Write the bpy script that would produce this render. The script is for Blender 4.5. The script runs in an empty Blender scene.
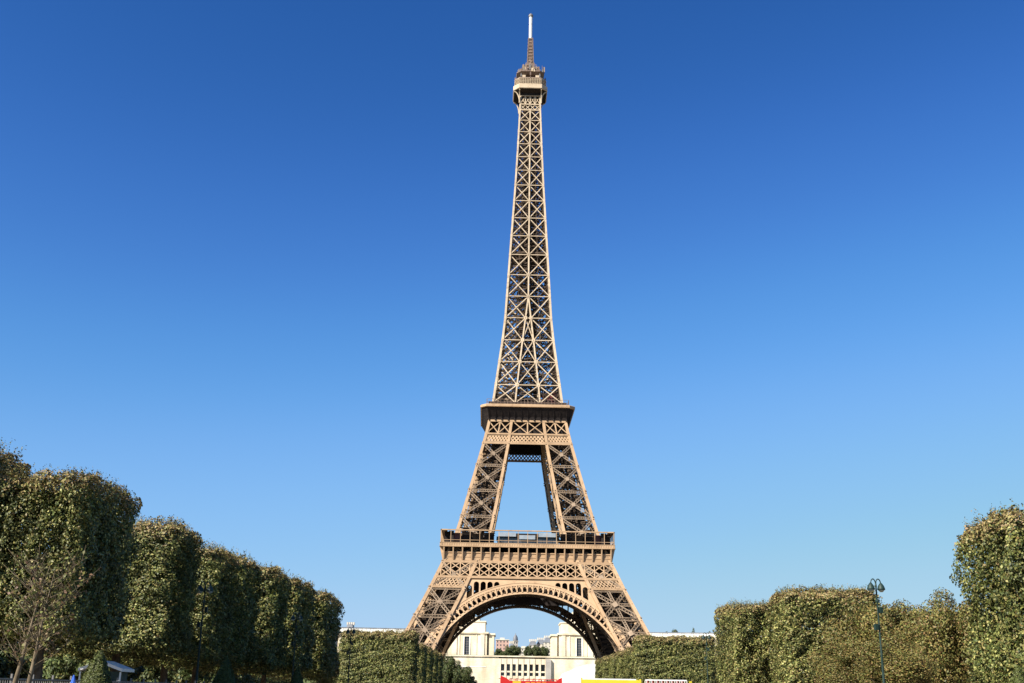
import bpy, math, random
import numpy as np
from mathutils import Matrix, Vector
R = math.radians
scene = bpy.context.scene
col = scene.collection
rng = np.random.default_rng(7)

# ------------------------------------------------------------------ camera
cam_d = bpy.data.cameras.new('camera')
cam_d.sensor_width = 36.0
cam_d.lens = 1100.0 * 36.0 / 1024.0
cam_d.clip_start = 0.3
cam_d.clip_end = 12000.0
cam = bpy.data.objects.new('camera', cam_d)
col.objects.link(cam)
cam.matrix_world = (Matrix.Translation((0, 0, 1.6)) @ Matrix.Rotation(R(90 + 17.7), 4, 'X')
                    @ Matrix.Rotation(R(0.9), 4, 'Z'))
scene.camera = cam

# ------------------------------------------------------------------ light
SUN_EL, SUN_AZ = 39.0, 49.0            # elevation; degrees to the left of straight behind the camera
sd = Vector((-math.sin(R(SUN_AZ)) * math.cos(R(SUN_EL)), -math.cos(R(SUN_AZ)) * math.cos(R(SUN_EL)), math.sin(R(SUN_EL))))
sun_d = bpy.data.lights.new('sun', 'SUN')
sun_d.energy = 5.0
sun_d.angle = R(0.53)
sun_d.color = (1.0, 0.93, 0.82)
sun = bpy.data.objects.new('sun', sun_d)
col.objects.link(sun)
sun.rotation_euler = sd.to_track_quat('Z', 'Y').to_euler()
world = bpy.data.worlds.new('World')
scene.world = world
world.use_nodes = True
nt = world.node_tree
nt.nodes.clear()
wo = nt.nodes.new('ShaderNodeOutputWorld')
bg = nt.nodes.new('ShaderNodeBackground')
sky = nt.nodes.new('ShaderNodeTexSky')
sky.sky_type = 'NISHITA'
sky.sun_disc = False
sky.sun_elevation = R(SUN_EL)
sky.sun_rotation = math.atan2(sd.x, sd.y)
sky.altitude = 0
sky.air_density = 1.0
sky.dust_density = 0.2
sky.ozone_density = 3.0
sky_scale = nt.nodes.new('ShaderNodeVectorMath'); sky_scale.operation = 'SCALE'
sky_scale.inputs['Scale'].default_value = 1 / 8.0
sky_tone = nt.nodes.new('ShaderNodeRGBCurve')       # clear deep-blue autumn air
SKY_PTS = [[(0.104, .016), (.14, .034), (.198, .073), (.279, .137), (.446, .208), (.65, .275), (1, .33)],
           [(.182, .075), (.25, .132), (.337, .223), (.461, .313), (.664, .387), (.86, .43), (1, .45)],
           [(.345, .266), (.45, .40), (.567, .515), (.705, .592), (.85, .588), (.98, .556), (1, .556)]]
for ci in range(3):
    cv = sky_tone.mapping.curves[ci]
    cv.points[0].location = (0, 0)
    cv.points[1].location = SKY_PTS[ci][-1]
    for p in SKY_PTS[ci][:-1]:
        cv.points.new(*p)
sky_tone.mapping.update()
sky_back = nt.nodes.new('ShaderNodeVectorMath'); sky_back.operation = 'SCALE'
sky_back.inputs['Scale'].default_value = 8.0
nt.links.new(sky.outputs[0], sky_scale.inputs[0])
nt.links.new(sky_scale.outputs[0], sky_tone.inputs['Color'])
nt.links.new(sky_tone.outputs[0], sky_back.inputs[0])
nt.links.new(sky_back.outputs[0], bg.inputs[0])
bg.inputs[1].default_value = 0.0785
nt.links.new(bg.outputs[0], wo.inputs[0])
scene.view_settings.view_transform = 'Standard'
scene.view_settings.look = 'None'
scene.view_settings.exposure = 1.25
scene.view_settings.gamma = 1.0
scene.cycles.max_bounces = 6
scene.cycles.diffuse_bounces = 3
scene.cycles.transparent_max_bounces = 6

# ------------------------------------------------------------------ materials
def new_mat(name, rough=0.7, spec=0.3):
    m = bpy.data.materials.new(name)
    m.use_nodes = True
    b = m.node_tree.nodes['Principled BSDF']
    b.inputs['Roughness'].default_value = rough
    b.inputs['Specular IOR Level'].default_value = spec
    return m, m.node_tree, b

def mat_noise(name, c1, c2, scale=1.0, rough=0.7, spec=0.3, detail=6, metallic=0.0, bump=0.0, coords='Object', c3=None, scale3=None):
    m, t, b = new_mat(name, rough, spec)
    tc = t.nodes.new('ShaderNodeTexCoord')
    n = t.nodes.new('ShaderNodeTexNoise')
    n.inputs['Scale'].default_value = scale
    n.inputs['Detail'].default_value = detail
    t.links.new(tc.outputs[coords], n.inputs['Vector'])
    r = t.nodes.new('ShaderNodeValToRGB')
    r.color_ramp.elements[0].position = 0.35
    r.color_ramp.elements[1].position = 0.65
    r.color_ramp.elements[0].color = (*c1, 1)
    r.color_ramp.elements[1].color = (*c2, 1)
    t.links.new(n.outputs['Fac'], r.inputs[0])
    out = r.outputs[0]
    if c3:
        n3 = t.nodes.new('ShaderNodeTexNoise')
        n3.inputs['Scale'].default_value = scale3
        n3.inputs['Detail'].default_value = 8
        t.links.new(tc.outputs[coords], n3.inputs['Vector'])
        r3 = t.nodes.new('ShaderNodeValToRGB')
        r3.color_ramp.elements[0].position = 0.55
        r3.color_ramp.elements[1].position = 0.72
        r3.color_ramp.elements[0].color = (0, 0, 0, 1)
        r3.color_ramp.elements[1].color = (1, 1, 1, 1)
        t.links.new(n3.outputs['Fac'], r3.inputs[0])
        mx = t.nodes.new('ShaderNodeMixRGB')
        t.links.new(r3.outputs[0], mx.inputs[0])
        t.links.new(out, mx.inputs[1])
        mx.inputs[2].default_value = (*c3, 1)
        out = mx.outputs[0]
    t.links.new(out, b.inputs['Base Color'])
    b.inputs['Metallic'].default_value = metallic
    if bump:
        bn = t.nodes.new('ShaderNodeBump')
        bn.inputs['Strength'].default_value = bump
        t.links.new(n.outputs['Fac'], bn.inputs['Height'])
        t.links.new(bn.outputs[0], b.inputs['Normal'])
    return m

def mat_leaf(name):
    m, t, b = new_mat(name, 0.55, 0.28)
    a = t.nodes.new('ShaderNodeAttribute')
    a.attribute_name = 'leafcol'
    t.links.new(a.outputs['Color'], b.inputs['Base Color'])
    tr = t.nodes.new('ShaderNodeBsdfTranslucent')
    t.links.new(a.outputs['Color'], tr.inputs['Color'])
    mx = t.nodes.new('ShaderNodeMixShader')
    mx.inputs[0].default_value = 0.10
    t.links.new(b.outputs[0], mx.inputs[1])
    t.links.new(tr.outputs[0], mx.inputs[2])
    t.links.new(mx.outputs[0], t.nodes['Material Output'].inputs['Surface'])
    return m

M = {}
M['iron'] = mat_noise('brown_iron_paint_dim', (0.203, 0.149, 0.101), (0.270, 0.200, 0.137), 0.22, 0.6, 0.2, c3=(0.135, 0.095, 0.063), scale3=0.6)  # same real paint as the plates, greyed and darkened for bracing in shade
M['iron_lit'] = mat_noise('brown_iron_paint_lit', (0.330, 0.220, 0.128), (0.405, 0.277, 0.167), 0.2, 0.6, 0.2, c3=(0.246, 0.158, 0.092), scale3=0.5)  # same real paint as the bracing, lightened for sunlit edges and plates
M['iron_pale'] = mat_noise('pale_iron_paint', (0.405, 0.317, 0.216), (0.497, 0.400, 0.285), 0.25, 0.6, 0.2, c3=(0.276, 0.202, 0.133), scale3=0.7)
M['iron_shade'] = mat_noise('shaded_iron_paint', (0.045, 0.032, 0.023), (0.085, 0.06, 0.042), 0.5, 0.7, 0.1)  # same brown paint, darkened to put the interior shade into the colour
M['iron_soffit_shade'] = mat_noise('shaded_soffit_iron', (0.020, 0.017, 0.017), (0.034, 0.028, 0.026), 0.7, 0.9, 0.04)  # near-black iron colour, painting in the shade of undersides and recesses
M['glass'] = mat_noise('dark_glass', (0.03, 0.035, 0.045), (0.05, 0.055, 0.065), 0.3, 0.08, 0.6)
M['red_panel'] = mat_noise('dark_red_cladding', (0.098, 0.026, 0.022), (0.135, 0.038, 0.030), 0.4, 0.4)
M['white_paint'] = mat_noise('white_paint', (0.576, 0.576, 0.560), (0.640, 0.640, 0.624), 0.6, 0.4)
M['antenna_dark'] = mat_noise('antenna_steel', (0.128, 0.088, 0.068), (0.192, 0.136, 0.104), 1.2, 0.5)
def mat_stone(name, c1, c2, mortar, bw=2.2, bh=0.9):
    m, t, b = new_mat(name, 0.85, 0.2)
    tc = t.nodes.new('ShaderNodeTexCoord')
    mp = t.nodes.new('ShaderNodeMapping'); mp.inputs['Rotation'].default_value = (R(90), 0, 0)
    t.links.new(tc.outputs['Object'], mp.inputs[0])
    br = t.nodes.new('ShaderNodeTexBrick')
    br.inputs['Scale'].default_value = 1.0; br.inputs['Brick Width'].default_value = bw; br.inputs['Row Height'].default_value = bh
    br.inputs['Mortar Size'].default_value = 0.03
    br.inputs['Color1'].default_value = (*c1, 1); br.inputs['Color2'].default_value = (*c2, 1); br.inputs['Mortar'].default_value = (*mortar, 1)
    t.links.new(mp.outputs[0], br.inputs['Vector'])
    ns = t.nodes.new('ShaderNodeTexNoise'); ns.inputs['Scale'].default_value = 0.09; ns.inputs['Detail'].default_value = 8
    sc = t.nodes.new('ShaderNodeMapping'); sc.inputs['Scale'].default_value = (1.6, 1.6, 0.5)
    t.links.new(tc.outputs['Object'], sc.inputs[0]); t.links.new(sc.outputs[0], ns.inputs['Vector'])
    rp = t.nodes.new('ShaderNodeValToRGB')
    rp.color_ramp.elements[0].position = 0.32; rp.color_ramp.elements[0].color = (0.72, 0.68, 0.62, 1)
    rp.color_ramp.elements[1].position = 0.62; rp.color_ramp.elements[1].color = (1, 1, 1, 1)
    t.links.new(ns.outputs['Fac'], rp.inputs[0])
    mx = t.nodes.new('ShaderNodeMixRGB'); mx.blend_type = 'MULTIPLY'; mx.inputs[0].default_value = 1
    t.links.new(br.outputs['Color'], mx.inputs[1]); t.links.new(rp.outputs[0], mx.inputs[2])
    t.links.new(mx.outputs[0], b.inputs['Base Color'])
    return m
M['stone'] = mat_stone('pale_limestone', (0.64, 0.56, 0.425), (0.70, 0.62, 0.48), (0.50, 0.43, 0.32))
M['stone_white'] = mat_stone('white_limestone', (0.78, 0.76, 0.70), (0.82, 0.80, 0.75), (0.66, 0.63, 0.57))
M['stone_grey'] = mat_noise('grey_stone', (0.270, 0.247, 0.225), (0.330, 0.307, 0.277), 0.2, 0.85, 0.2)
M['plaster'] = mat_noise('city_plaster', (0.450, 0.405, 0.330), (0.510, 0.465, 0.390), 0.15, 0.85, 0.2)
M['pink'] = mat_noise('pink_render', (0.36, 0.235, 0.195), (0.42, 0.28, 0.235), 0.3, 0.85, 0.2)
M['zinc'] = mat_noise('zinc_roof', (0.112, 0.120, 0.135), (0.158, 0.165, 0.180), 0.2, 0.5)
M['leaf'] = mat_leaf('leaf')
M['bark'] = mat_noise('plane_bark', (0.055, 0.042, 0.03), (0.12, 0.095, 0.07), 3.0, 0.9, 0.1, bump=0.3)
M['bark_pale'] = mat_noise('pale_bark', (0.09, 0.07, 0.045), (0.17, 0.135, 0.09), 4.0, 0.9, 0.1, bump=0.2)
M['grass'] = mat_noise('lawn', (0.028, 0.056, 0.014), (0.056, 0.080, 0.024), 0.4, 0.95, 0.1, c3=(0.096, 0.088, 0.040), scale3=0.08, bump=0.4)
M['gravel'] = mat_noise('sandy_gravel', (0.170, 0.140, 0.102), (0.221, 0.183, 0.136), 1.5, 0.95, 0.1, bump=0.2)
M['asphalt'] = mat_noise('asphalt', (0.045, 0.045, 0.047), (0.06, 0.06, 0.06), 2.0, 0.9, 0.2)
M['kerb'] = mat_noise('granite_kerb', (0.28, 0.27, 0.25), (0.36, 0.35, 0.33), 2.0, 0.85, 0.2)
M['water'] = mat_noise('river_water', (0.03, 0.05, 0.045), (0.04, 0.06, 0.05), 0.05, 0.08, 0.5, bump=0.1)
M['hillgreen'] = mat_noise('park_slope', (0.048, 0.068, 0.024), (0.080, 0.096, 0.040), 0.05, 0.95, 0.1)
M['green_metal'] = mat_noise('dark_green_metal', (0.008, 0.022, 0.018), (0.012, 0.030, 0.025), 2.0, 0.55, 0.3)
M['lamp_glass'] = mat_noise('lamp_glass', (0.330, 0.348, 0.348), (0.372, 0.390, 0.390), 1.0, 0.2, 0.5)
M['fence'] = mat_noise('grey_metal', (0.104, 0.100, 0.096), (0.152, 0.144, 0.136), 2.0, 0.5, 0.4)
M['bus_red'] = mat_noise('red_bus_paint', (0.372, 0.013, 0.011), (0.408, 0.018, 0.013), 0.5, 0.3, 0.5)
M['bus_yellow'] = mat_noise('yellow_bus_paint', (0.499, 0.397, 0.019), (0.538, 0.448, 0.032), 0.5, 0.3, 0.5)
M['orange'] = mat_noise('orange_lettering', (0.680, 0.336, 0.024), (0.704, 0.384, 0.040), 0.5, 0.4)
M['rubber'] = mat_noise('tyre_rubber', (0.015, 0.015, 0.015), (0.03, 0.03, 0.03), 3, 0.9)
M['fascia'] = mat_noise('pale_blue_grey_panel', (0.20, 0.24, 0.28), (0.27, 0.31, 0.35), 0.5, 0.5)
M['blue'] = mat_noise('blue_canvas', (0.03, 0.10, 0.42), (0.05, 0.14, 0.52), 2.0, 0.8)
M['red_seat'] = mat_noise('red_seats', (0.22, 0.025, 0.025), (0.30, 0.035, 0.03), 1, 0.7)
M['seat_dark'] = mat_noise('dark_seats', (0.04, 0.02, 0.03), (0.08, 0.03, 0.04), 1, 0.8)

# ------------------------------------------------------------------ helpers
def tag(o, label=None, cat=None, group=None, kind=None):
    if label: o['label'] = label
    if cat: o['category'] = cat
    if group: o['group'] = group
    if kind: o['kind'] = kind
    return o

def empty(name, loc=(0, 0, 0), rz=0.0):
    o = bpy.data.objects.new(name, None)
    o.empty_display_size = 0.5
    o.location = loc
    o.rotation_euler = (0, 0, rz)
    col.objects.link(o)
    return o

def children(o):
    return [c for c in list(bpy.data.objects) if c.parent == o]

def copy_tree(o, parent=None):
    kids = list(o.children)
    c = o.copy()
    col.objects.link(c)
    c.parent = parent
    for k in kids:
        copy_tree(k, c)
    return c

class MB:
    def __init__(self):
        self.v = []; self.f = []; self.n = 0
    def add(self, vs, fs):
        self.v.append(np.asarray(vs, float).reshape(-1, 3))
        self.f += [tuple(i + self.n for i in f) for f in fs]
        self.n += len(vs)
    def beam(self, p0, p1, w, d, nrm=(0, -1, 0)):
        p0 = np.asarray(p0, float); p1 = np.asarray(p1, float)
        t = p1 - p0; L = np.linalg.norm(t)
        if L < 1e-6: return
        t /= L
        nrm = np.asarray(nrm, float)
        s = np.cross(nrm, t); ls = np.linalg.norm(s)
        if ls < 1e-3:
            s = np.cross((0.3, 1, 0.2), t); ls = np.linalg.norm(s)
        s /= ls
        n = np.cross(t, s)
        s = s * w / 2; n = n * d / 2
        vs = [p0 - s - n, p0 + s - n, p0 + s + n, p0 - s + n, p1 - s - n, p1 + s - n, p1 + s + n, p1 - s + n]
        self.add(vs, [(0, 3, 2, 1), (4, 5, 6, 7), (0, 1, 5, 4), (1, 2, 6, 5), (2, 3, 7, 6), (3, 0, 4, 7)])
    def box(self, x0, x1, y0, y1, z0, z1):
        vs = [(x0, y0, z0), (x1, y0, z0), (x1, y1, z0), (x0, y1, z0), (x0, y0, z1), (x1, y0, z1), (x1, y1, z1), (x0, y1, z1)]
        self.add(vs, [(0, 3, 2, 1), (4, 5, 6, 7), (0, 1, 5, 4), (1, 2, 6, 5), (2, 3, 7, 6), (3, 0, 4, 7)])
    def girder(self, p0, p1, w, nrm, rail=0.26, web=0.15, dep=0.3):
        """open lattice girder: two rails and a zigzag web"""
        p0 = np.asarray(p0, float); p1 = np.asarray(p1, float)
        t = p1 - p0; L = np.linalg.norm(t); t /= L
        s = np.cross(np.asarray(nrm, float), t); s /= np.linalg.norm(s)
        s = s * w / 2
        self.beam(p0 - s, p1 - s, rail, dep, nrm)
        self.beam(p0 + s, p1 + s, rail, dep, nrm)
        k = max(2, int(round(L / (w * 1.1))))
        for i in range(k):
            a = p0 + t * L * i / k; b = p0 + t * L * (i + 1) / k
            sg = 1 if i % 2 else -1
            self.beam(a - s * sg, b + s * sg, web, dep * 0.6, nrm)
            self.beam(a + s * sg, b - s * sg, web, dep * 0.6, nrm)
    def ring(self, prof, ang0=0.0, n=16, cx=0, cy=0):
        """lathe: prof = [(r, z), ...]"""
        vs = []; fs = []
        for r, z in prof:
            for i in range(n):
                a = ang0 + 2 * math.pi * i / n
                vs.append((cx + r * math.cos(a), cy + r * math.sin(a), z))
        for j in range(len(prof) - 1):
            for i in range(n):
                fs.append((j * n + i, j * n + (i + 1) % n, (j + 1) * n + (i + 1) % n, (j + 1) * n + i))
        fs.append(tuple(range(n - 1, -1, -1)))
        fs.append(tuple((len(prof) - 1) * n + i for i in range(n)))
        self.add(vs, fs)
    def tube(self, pts, rad, n=7):
        pts = [np.asarray(p, float) for p in pts]
        vs = []; fs = []
        for i, p in enumerate(pts):
            a = pts[max(0, i - 1)]; b = pts[min(len(pts) - 1, i + 1)]
            t = b - a; t /= np.linalg.norm(t)
            s = np.cross(t, (0.21, 0.13, 1.0) if abs(t[2]) < 0.95 else (1, 0.1, 0)); s /= np.linalg.norm(s)
            q = np.cross(t, s)
            r = rad[i] if hasattr(rad, '__len__') else rad
            for k in range(n):
                an = 2 * math.pi * k / n
                vs.append(p + (s * math.cos(an) + q * math.sin(an)) * r)
        for j in range(len(pts) - 1):
            for k in range(n):
                fs.append((j * n + k, j * n + (k + 1) % n, (j + 1) * n + (k + 1) % n, (j + 1) * n + k))
        fs.append(tuple(range(n - 1, -1, -1)))
        fs.append(tuple((len(pts) - 1) * n + i for i in range(n)))
        self.add(vs, fs)
    def prism(self, poly, y0, y1):
        """polygon in (x, z) extruded along y"""
        n = len(poly)
        vs = [(x, y0, z) for x, z in poly] + [(x, y1, z) for x, z in poly]
        fs = [tuple(range(n)), tuple(range(2 * n - 1, n - 1, -1))]
        for i in range(n):
            j = (i + 1) % n
            fs.append((i, i + n, j + n, j))
        self.add(vs, fs)
    def mesh(self, name, mat, smooth=False):
        me = bpy.data.meshes.new(name)
        me.from_pydata(np.concatenate(self.v).tolist(), [], self.f)
        me.materials.append(mat)
        if smooth:
            me.polygons.foreach_set('use_smooth', [True] * len(me.polygons))
        me.update()
        return me
    def build(self, name, mat, parent=None, loc=None, rz=0.0, smooth=False):
        o = bpy.data.objects.new(name, self.mesh(name, mat, smooth))
        col.objects.link(o)
        if parent: o.parent = parent
        if loc is not None: o.location = loc
        o.rotation_euler = (0, 0, rz)
        return o

def link_part(name, me, parent, loc=(0, 0, 0), rz=0.0, scale=None):
    o = bpy.data.objects.new(name, me)
    col.objects.link(o)
    o.parent = parent
    o.location = loc
    o.rotation_euler = (0, 0, rz)
    if scale: o.scale = scale
    return o

# the projection of the camera above, used only while surveying where things stand
_c, _s = math.cos(R(17.7)), math.sin(R(17.7))
_rc, _rs = math.cos(R(0.9)), math.sin(R(0.9))
def at(px, py, Y):
    a = (px - 512) / 1100.0; b = -(py - 341.5) / 1100.0
    a2 = a * _rc - b * _rs; b2 = a * _rs + b * _rc
    k = Y / (_c - b2 * _s)
    return a2 * k, 1.6 + (_s + b2 * _c) * k

# ================================================================== SETTING
def sheet(name, x0, x1, y0, y1, z, mat, nx=1, ny=1):
    m = MB()
    vs = []; fs = []
    for j in range(ny + 1):
        for i in range(nx + 1):
            vs.append((x0 + (x1 - x0) * i / nx, y0 + (y1 - y0) * j / ny, z))
    for j in range(ny):
        for i in range(nx):
            a = j * (nx + 1) + i
            fs.append((a, a + 1, a + nx + 2, a + nx + 1))
    m.add(vs, fs)
    o = m.build(name, mat)
    o['kind'] = 'structure'
    return o
sheet('ground', -4000, 4000, -600, 5000, 0.0, M['gravel'])
sheet('lawn', -13, 20, -60, 188, 0.004, M['grass'])
sheet('lawn', -13, 20, 214, 380, 0.004, M['grass'])
sheet('lawn', -60, -34, -60, 190, 0.004, M['grass'])
sheet('lawn', 40, 70, -60, 190, 0.004, M['grass'])
sheet('road', -400, 400, 193, 209, 0.004, M['asphalt'])
for ky in (192.85, 209.15):
    k = MB(); k.box(-400, 400, ky - 0.15, ky + 0.15, 0, 0.13)
    k.build('kerb', M['kerb'])['kind'] = 'structure'
m = MB()
for i in range(-60, 60):
    m.add([(i * 6, 200.93, 0.008), (i * 6 + 3, 200.93, 0.008), (i * 6 + 3, 201.07, 0.008), (i * 6, 201.07, 0.008)], [(0, 1, 2, 3)])
m.build('road_marking', M['white_paint'])['kind'] = 'structure'
sheet('river', -1500, 1500, 610, 740, 0.004, M['water'])

# Chaillot hill: rises from the river bank to a plateau
HZ = 32.5
m = MB()
ys = np.array([760, 800, 840, 880, 920, 954, 958, 985, 990, 1000, 1100, 1500, 4500.])
hs = np.array([-.3, .6, 1.4, 2.2, 3.0, 4.0, 6.0, 27, HZ - .4, HZ, HZ, HZ, HZ])
xs = np.linspace(-2500, 2500, 41)
vs = [(x, y, h) for y, h in zip(ys, hs) for x in xs]
fs = []
for j in range(len(ys) - 1):
    for i in range(40):
        a = j * 41 + i
        fs.append((a, a + 1, a + 42, a + 41))
m.add(vs, fs)
m.build('hill', M['hillgreen'])['kind'] = 'structure'

# ================================================================== TOWER
TX, TY = 6.8, 470.0
tower = empty('iron_tower', (TX, TY, 0), R(1.0))
tag(tower, 'tall brown wrought iron lattice tower with arched base and antenna', 'tower')

PH = [0, 16.7, 24.2, 39.2, 50.4, 57, 64.2, 91, 104, 111, 120.3, 127.6, 138.4, 148.7, 158.8, 180, 197.3, 224.6, 245, 265.6, 280]
PW = [57.5, 49.0, 45.2, 38.2, 33.4, 30.6, 28.1, 21.3, 18.1, 16.7, 15.1, 14.2, 12.85, 11.6, 10.6, 9.45, 8.5, 6.95, 6.0, 5.2, 4.9]
IH = [0, 16.7, 38.3, 49.5, 57, 63.7, 90.4, 101, 111, 120, 127.6, 138.4, 148.7, 159.3, 170]
IW = [42.5, 34.4, 24.3, 19.6, 16.3, 13.9, 9.2, 7.4, 6.2, 5.2, 4.6, 3.5, 2.4, 1.2, 0.0]
def W(h): return float(np.interp(h, PH, PW))
def WI(h): return float(np.interp(h, IH, IW))
def fp(u, h, off=0.0):            # point on the front face
    return np.array([u, -W(h) - off, h])
def fnorm(h):
    d = (W(h + 1) - W(h - 1)) / 2
    n = np.array([0, -1, -d]); return n / np.linalg.norm(n)

# ---- one leg (front-left quadrant), both storeys
def corner(kind, h):
    o, i = W(h), WI(h)
    return {'oo': np.array([-o, -o, h]), 'io': np.array([-i, -o, h]),
            'oi': np.array([-o, -i, h]), 'ii': np.array([-i, -i, h])}[kind]
LEG_FACES = [('oo', 'io', (0, -1, 0)), ('oo', 'oi', (-1, 0, 0)), ('oi', 'ii', (0, 1, 0)), ('io', 'ii', (1, 0, 0))]

def leg_edges(levels, gw):
    out = []
    for c in ('oo', 'io', 'oi', 'ii'):
        m = MB()
        out.append(m)
        for a, b in zip(levels[:-1], levels[1:]):
            sub = [a, (a + b) / 2, b]
            for p, q in zip(sub[:-1], sub[1:]):
                P, Q = corner(c, p), corner(c, q)
                cen = np.array([-(W(p) + WI(p)) / 2, -(W(p) + WI(p)) / 2, p])
                ins = np.sign(cen - P) * gw / 2; ins[2] = 0
                m.beam(P + ins, Q + ins, gw, gw, (0, -1, 0))
    return [m.mesh('corner_girder', M['iron_lit']) for m in out]

def leg_brace(levels, wide, star, rail, web, m=None):
    m = m or MB()
    for (ca, cb, n) in LEG_FACES:
        n = np.array(n, float)
        for a, b in zip(levels[:-1], levels[1:]):
            A0, B0, A1, B1 = corner(ca, a), corner(cb, a), corner(ca, b), corner(cb, b)
            C = (A0 + B0 + A1 + B1) / 4
            off = -n * 0.35
            m.girder(A0 + off, B1 + off, wide, n, rail, web)
            m.girder(B0 + off, A1 + off, wide, n, rail, web)
            m.girder(A1 + off, B1 + off, wide * 0.9, n, rail, web)
            if star:
                m.girder((A0 + A1) / 2 + off * 2, (B0 + B1) / 2 + off * 2, wide * 0.8, n, rail, web)
                m.girder((A0 + B0) / 2 + off * 2, (A1 + B1) / 2 + off * 2, wide * 0.8, n, rail, web)
            # gusset plate at the crossing
            u = (B0 - A0) / np.linalg.norm(B0 - A0)
            w_ = (A1 - A0) / np.linalg.norm(A1 - A0)
            g = wide * 0.8
            m.beam(C - w_ * g + n * 0.1, C + w_ * g + n * 0.1, 2 * g, 0.16, n)
    return m

def leg_inside(levels, seed):
    """lift rails, stairs and cross ties inside a leg"""
    m = MB()
    r = random.Random(seed)
    lv = np.linspace(levels[0], levels[-1], 2 * len(levels) + 3)
    def P(a, b, h):
        o, i = W(h), WI(h)
        return np.array([-(i + (o - i) * a), -(i + (o - i) * b), h])
    for (a, b) in ((0.32, 0.35), (0.62, 0.35), (0.32, 0.65), (0.62, 0.65), (0.47, 0.5)):
        for p, q in zip(lv[:-1], lv[1:]):
            m.beam(P(a, b, p), P(a, b, q), 0.8, 0.8)
    for k, (p, q) in enumerate(zip(lv[:-1], lv[1:])):
        m.beam(P(0.32, 0.35, p), P(0.62, 0.65, q), 0.6, 0.5)
        m.beam(P(0.12, 0.7, p), P(0.85, 0.75, q), 0.5, 0.5); m.beam(P(0.85, 0.5, p), P(0.15, 0.55, q), 0.5, 0.5)
        m.beam(P(0.72, 0.15, p), P(0.78, 0.85, q), 0.5, 0.5); m.beam(P(0.2, 0.85, p), P(0.25, 0.2, q), 0.5, 0.5)
        m.beam(P(0.62, 0.35, p), P(0.32, 0.65, q), 0.35, 0.35)
        m.beam(P(0.05, 0.05, q), P(0.95, 0.95, q), 0.35, 0.5)
        m.beam(P(0.05, 0.95, q), P(0.95, 0.05, q), 0.35, 0.5)
        s = 0.75 if k % 2 else 0.15           # stair flights
        m.beam(P(s, 0.2, p), P(s, 0.8, q), 1.1, 0.25, (0, 0, 1))
        m.beam(P(0.2, s, p), P(0.8, s, q), 1.1, 0.25, (0, 0, 1))
    return m

LOW = [-2, 7.5, 18, 28.7, 39.6]
MIDL = [39.6, 50.0, 57.0]
UP = [57.0, 69.0, 80.0, 91.0, 101.2]
me_le = leg_edges([-0.2, 7.5, 18, 28.7, 39.6, 50, 57], 1.25)
bl = leg_brace([-0.2] + LOW[1:], 1.15, True, 0.24, 0.11)
leg_brace(MIDL, 1.0, False, 0.3, 0.18, bl)
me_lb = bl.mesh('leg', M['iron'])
me_li = leg_inside(LOW[1:] + [57], 3).mesh('lift_track', M['iron_shade'])
me_ue = leg_edges(UP + [111.0, 116.0], 1.15)
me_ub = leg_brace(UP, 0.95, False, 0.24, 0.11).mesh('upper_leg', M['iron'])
me_ui = leg_inside(UP, 5).mesh('lift_track', M['iron_shade'])
me_fo = []
for (a, b) in ((0, 0), (1, 0), (0, 1), (1, 1)):
    fo = MB()
    cx = -(57.3 - 15 * a); cy = -(57.3 - 15 * b)
    fo.add([(cx - 4, cy - 4, -0.5), (cx + 4, cy - 4, -0.5), (cx + 4, cy + 4, -0.5), (cx - 4, cy + 4, -0.5),
            (cx - 2.4, cy - 2.4, 2.6), (cx + 2.4, cy - 2.4, 2.6), (cx + 2.4, cy + 2.4, 2.6), (cx - 2.4, cy + 2.4, 2.6)],
           [(0, 3, 2, 1), (4, 5, 6, 7), (0, 1, 5, 4), (1, 2, 6, 5), (2, 3, 7, 6), (3, 0, 4, 7)])
    me_fo.append(fo.mesh('stone_footing', M['stone_grey']))
for k in range(4):
    l = link_part('leg', me_lb, tower, rz=R(90 * k))
    for g_ in me_le: link_part('corner_girder', g_, l)
    link_part('lift_track', me_li, l)
    for f_ in me_fo: link_part('stone_footing', f_, tower, rz=R(90 * k))
    l = link_part('upper_leg', me_ub, tower, rz=R(90 * k))
    for g_ in me_ue: link_part('corner_girder', g_, l)
    link_part('lift_track', me_ui, l)

# ---- plates with holes on the slanted face
def plate(polys, thick, hmin, off=0.0, flat=None):
    """polys: outlines in (u, h), holes included; returns (verts, faces) on the front face"""
    cu = bpy.data.curves.new('tmp', 'CURVE')
    cu.dimensions = '2D'; cu.fill_mode = 'BOTH'; cu.extrude = thick / 2
    for p in polys:
        s = cu.splines.new('POLY')
        s.points.add(len(p) - 1)
        s.points.foreach_set('co', [c for (x, y) in p for c in (x, y, 0, 1)])
        s.use_cyclic_u = True
    ob = bpy.data.objects.new('tmp', cu)
    me = bpy.data.meshes.new_from_object(ob)
    vs = [tuple(v.co) for v in me.vertices]
    fs = [tuple(p.vertices) for p in me.polygons]
    bpy.data.objects.remove(ob); bpy.data.curves.remove(cu); bpy.data.meshes.remove(me)
    out = []
    for (u, h, z) in vs:
        y = (-W(h) if flat is None else flat) - off + thick / 2 - z
        out.append((u, y, h))
    return out, fs

AR, AH = 38.5, 37.8                         # arch radius, crown height
ACZ = AH - AR
def arc_pt(r, a): return (r * math.sin(a), ACZ + r * math.cos(a))
AMAX = R(84)

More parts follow.
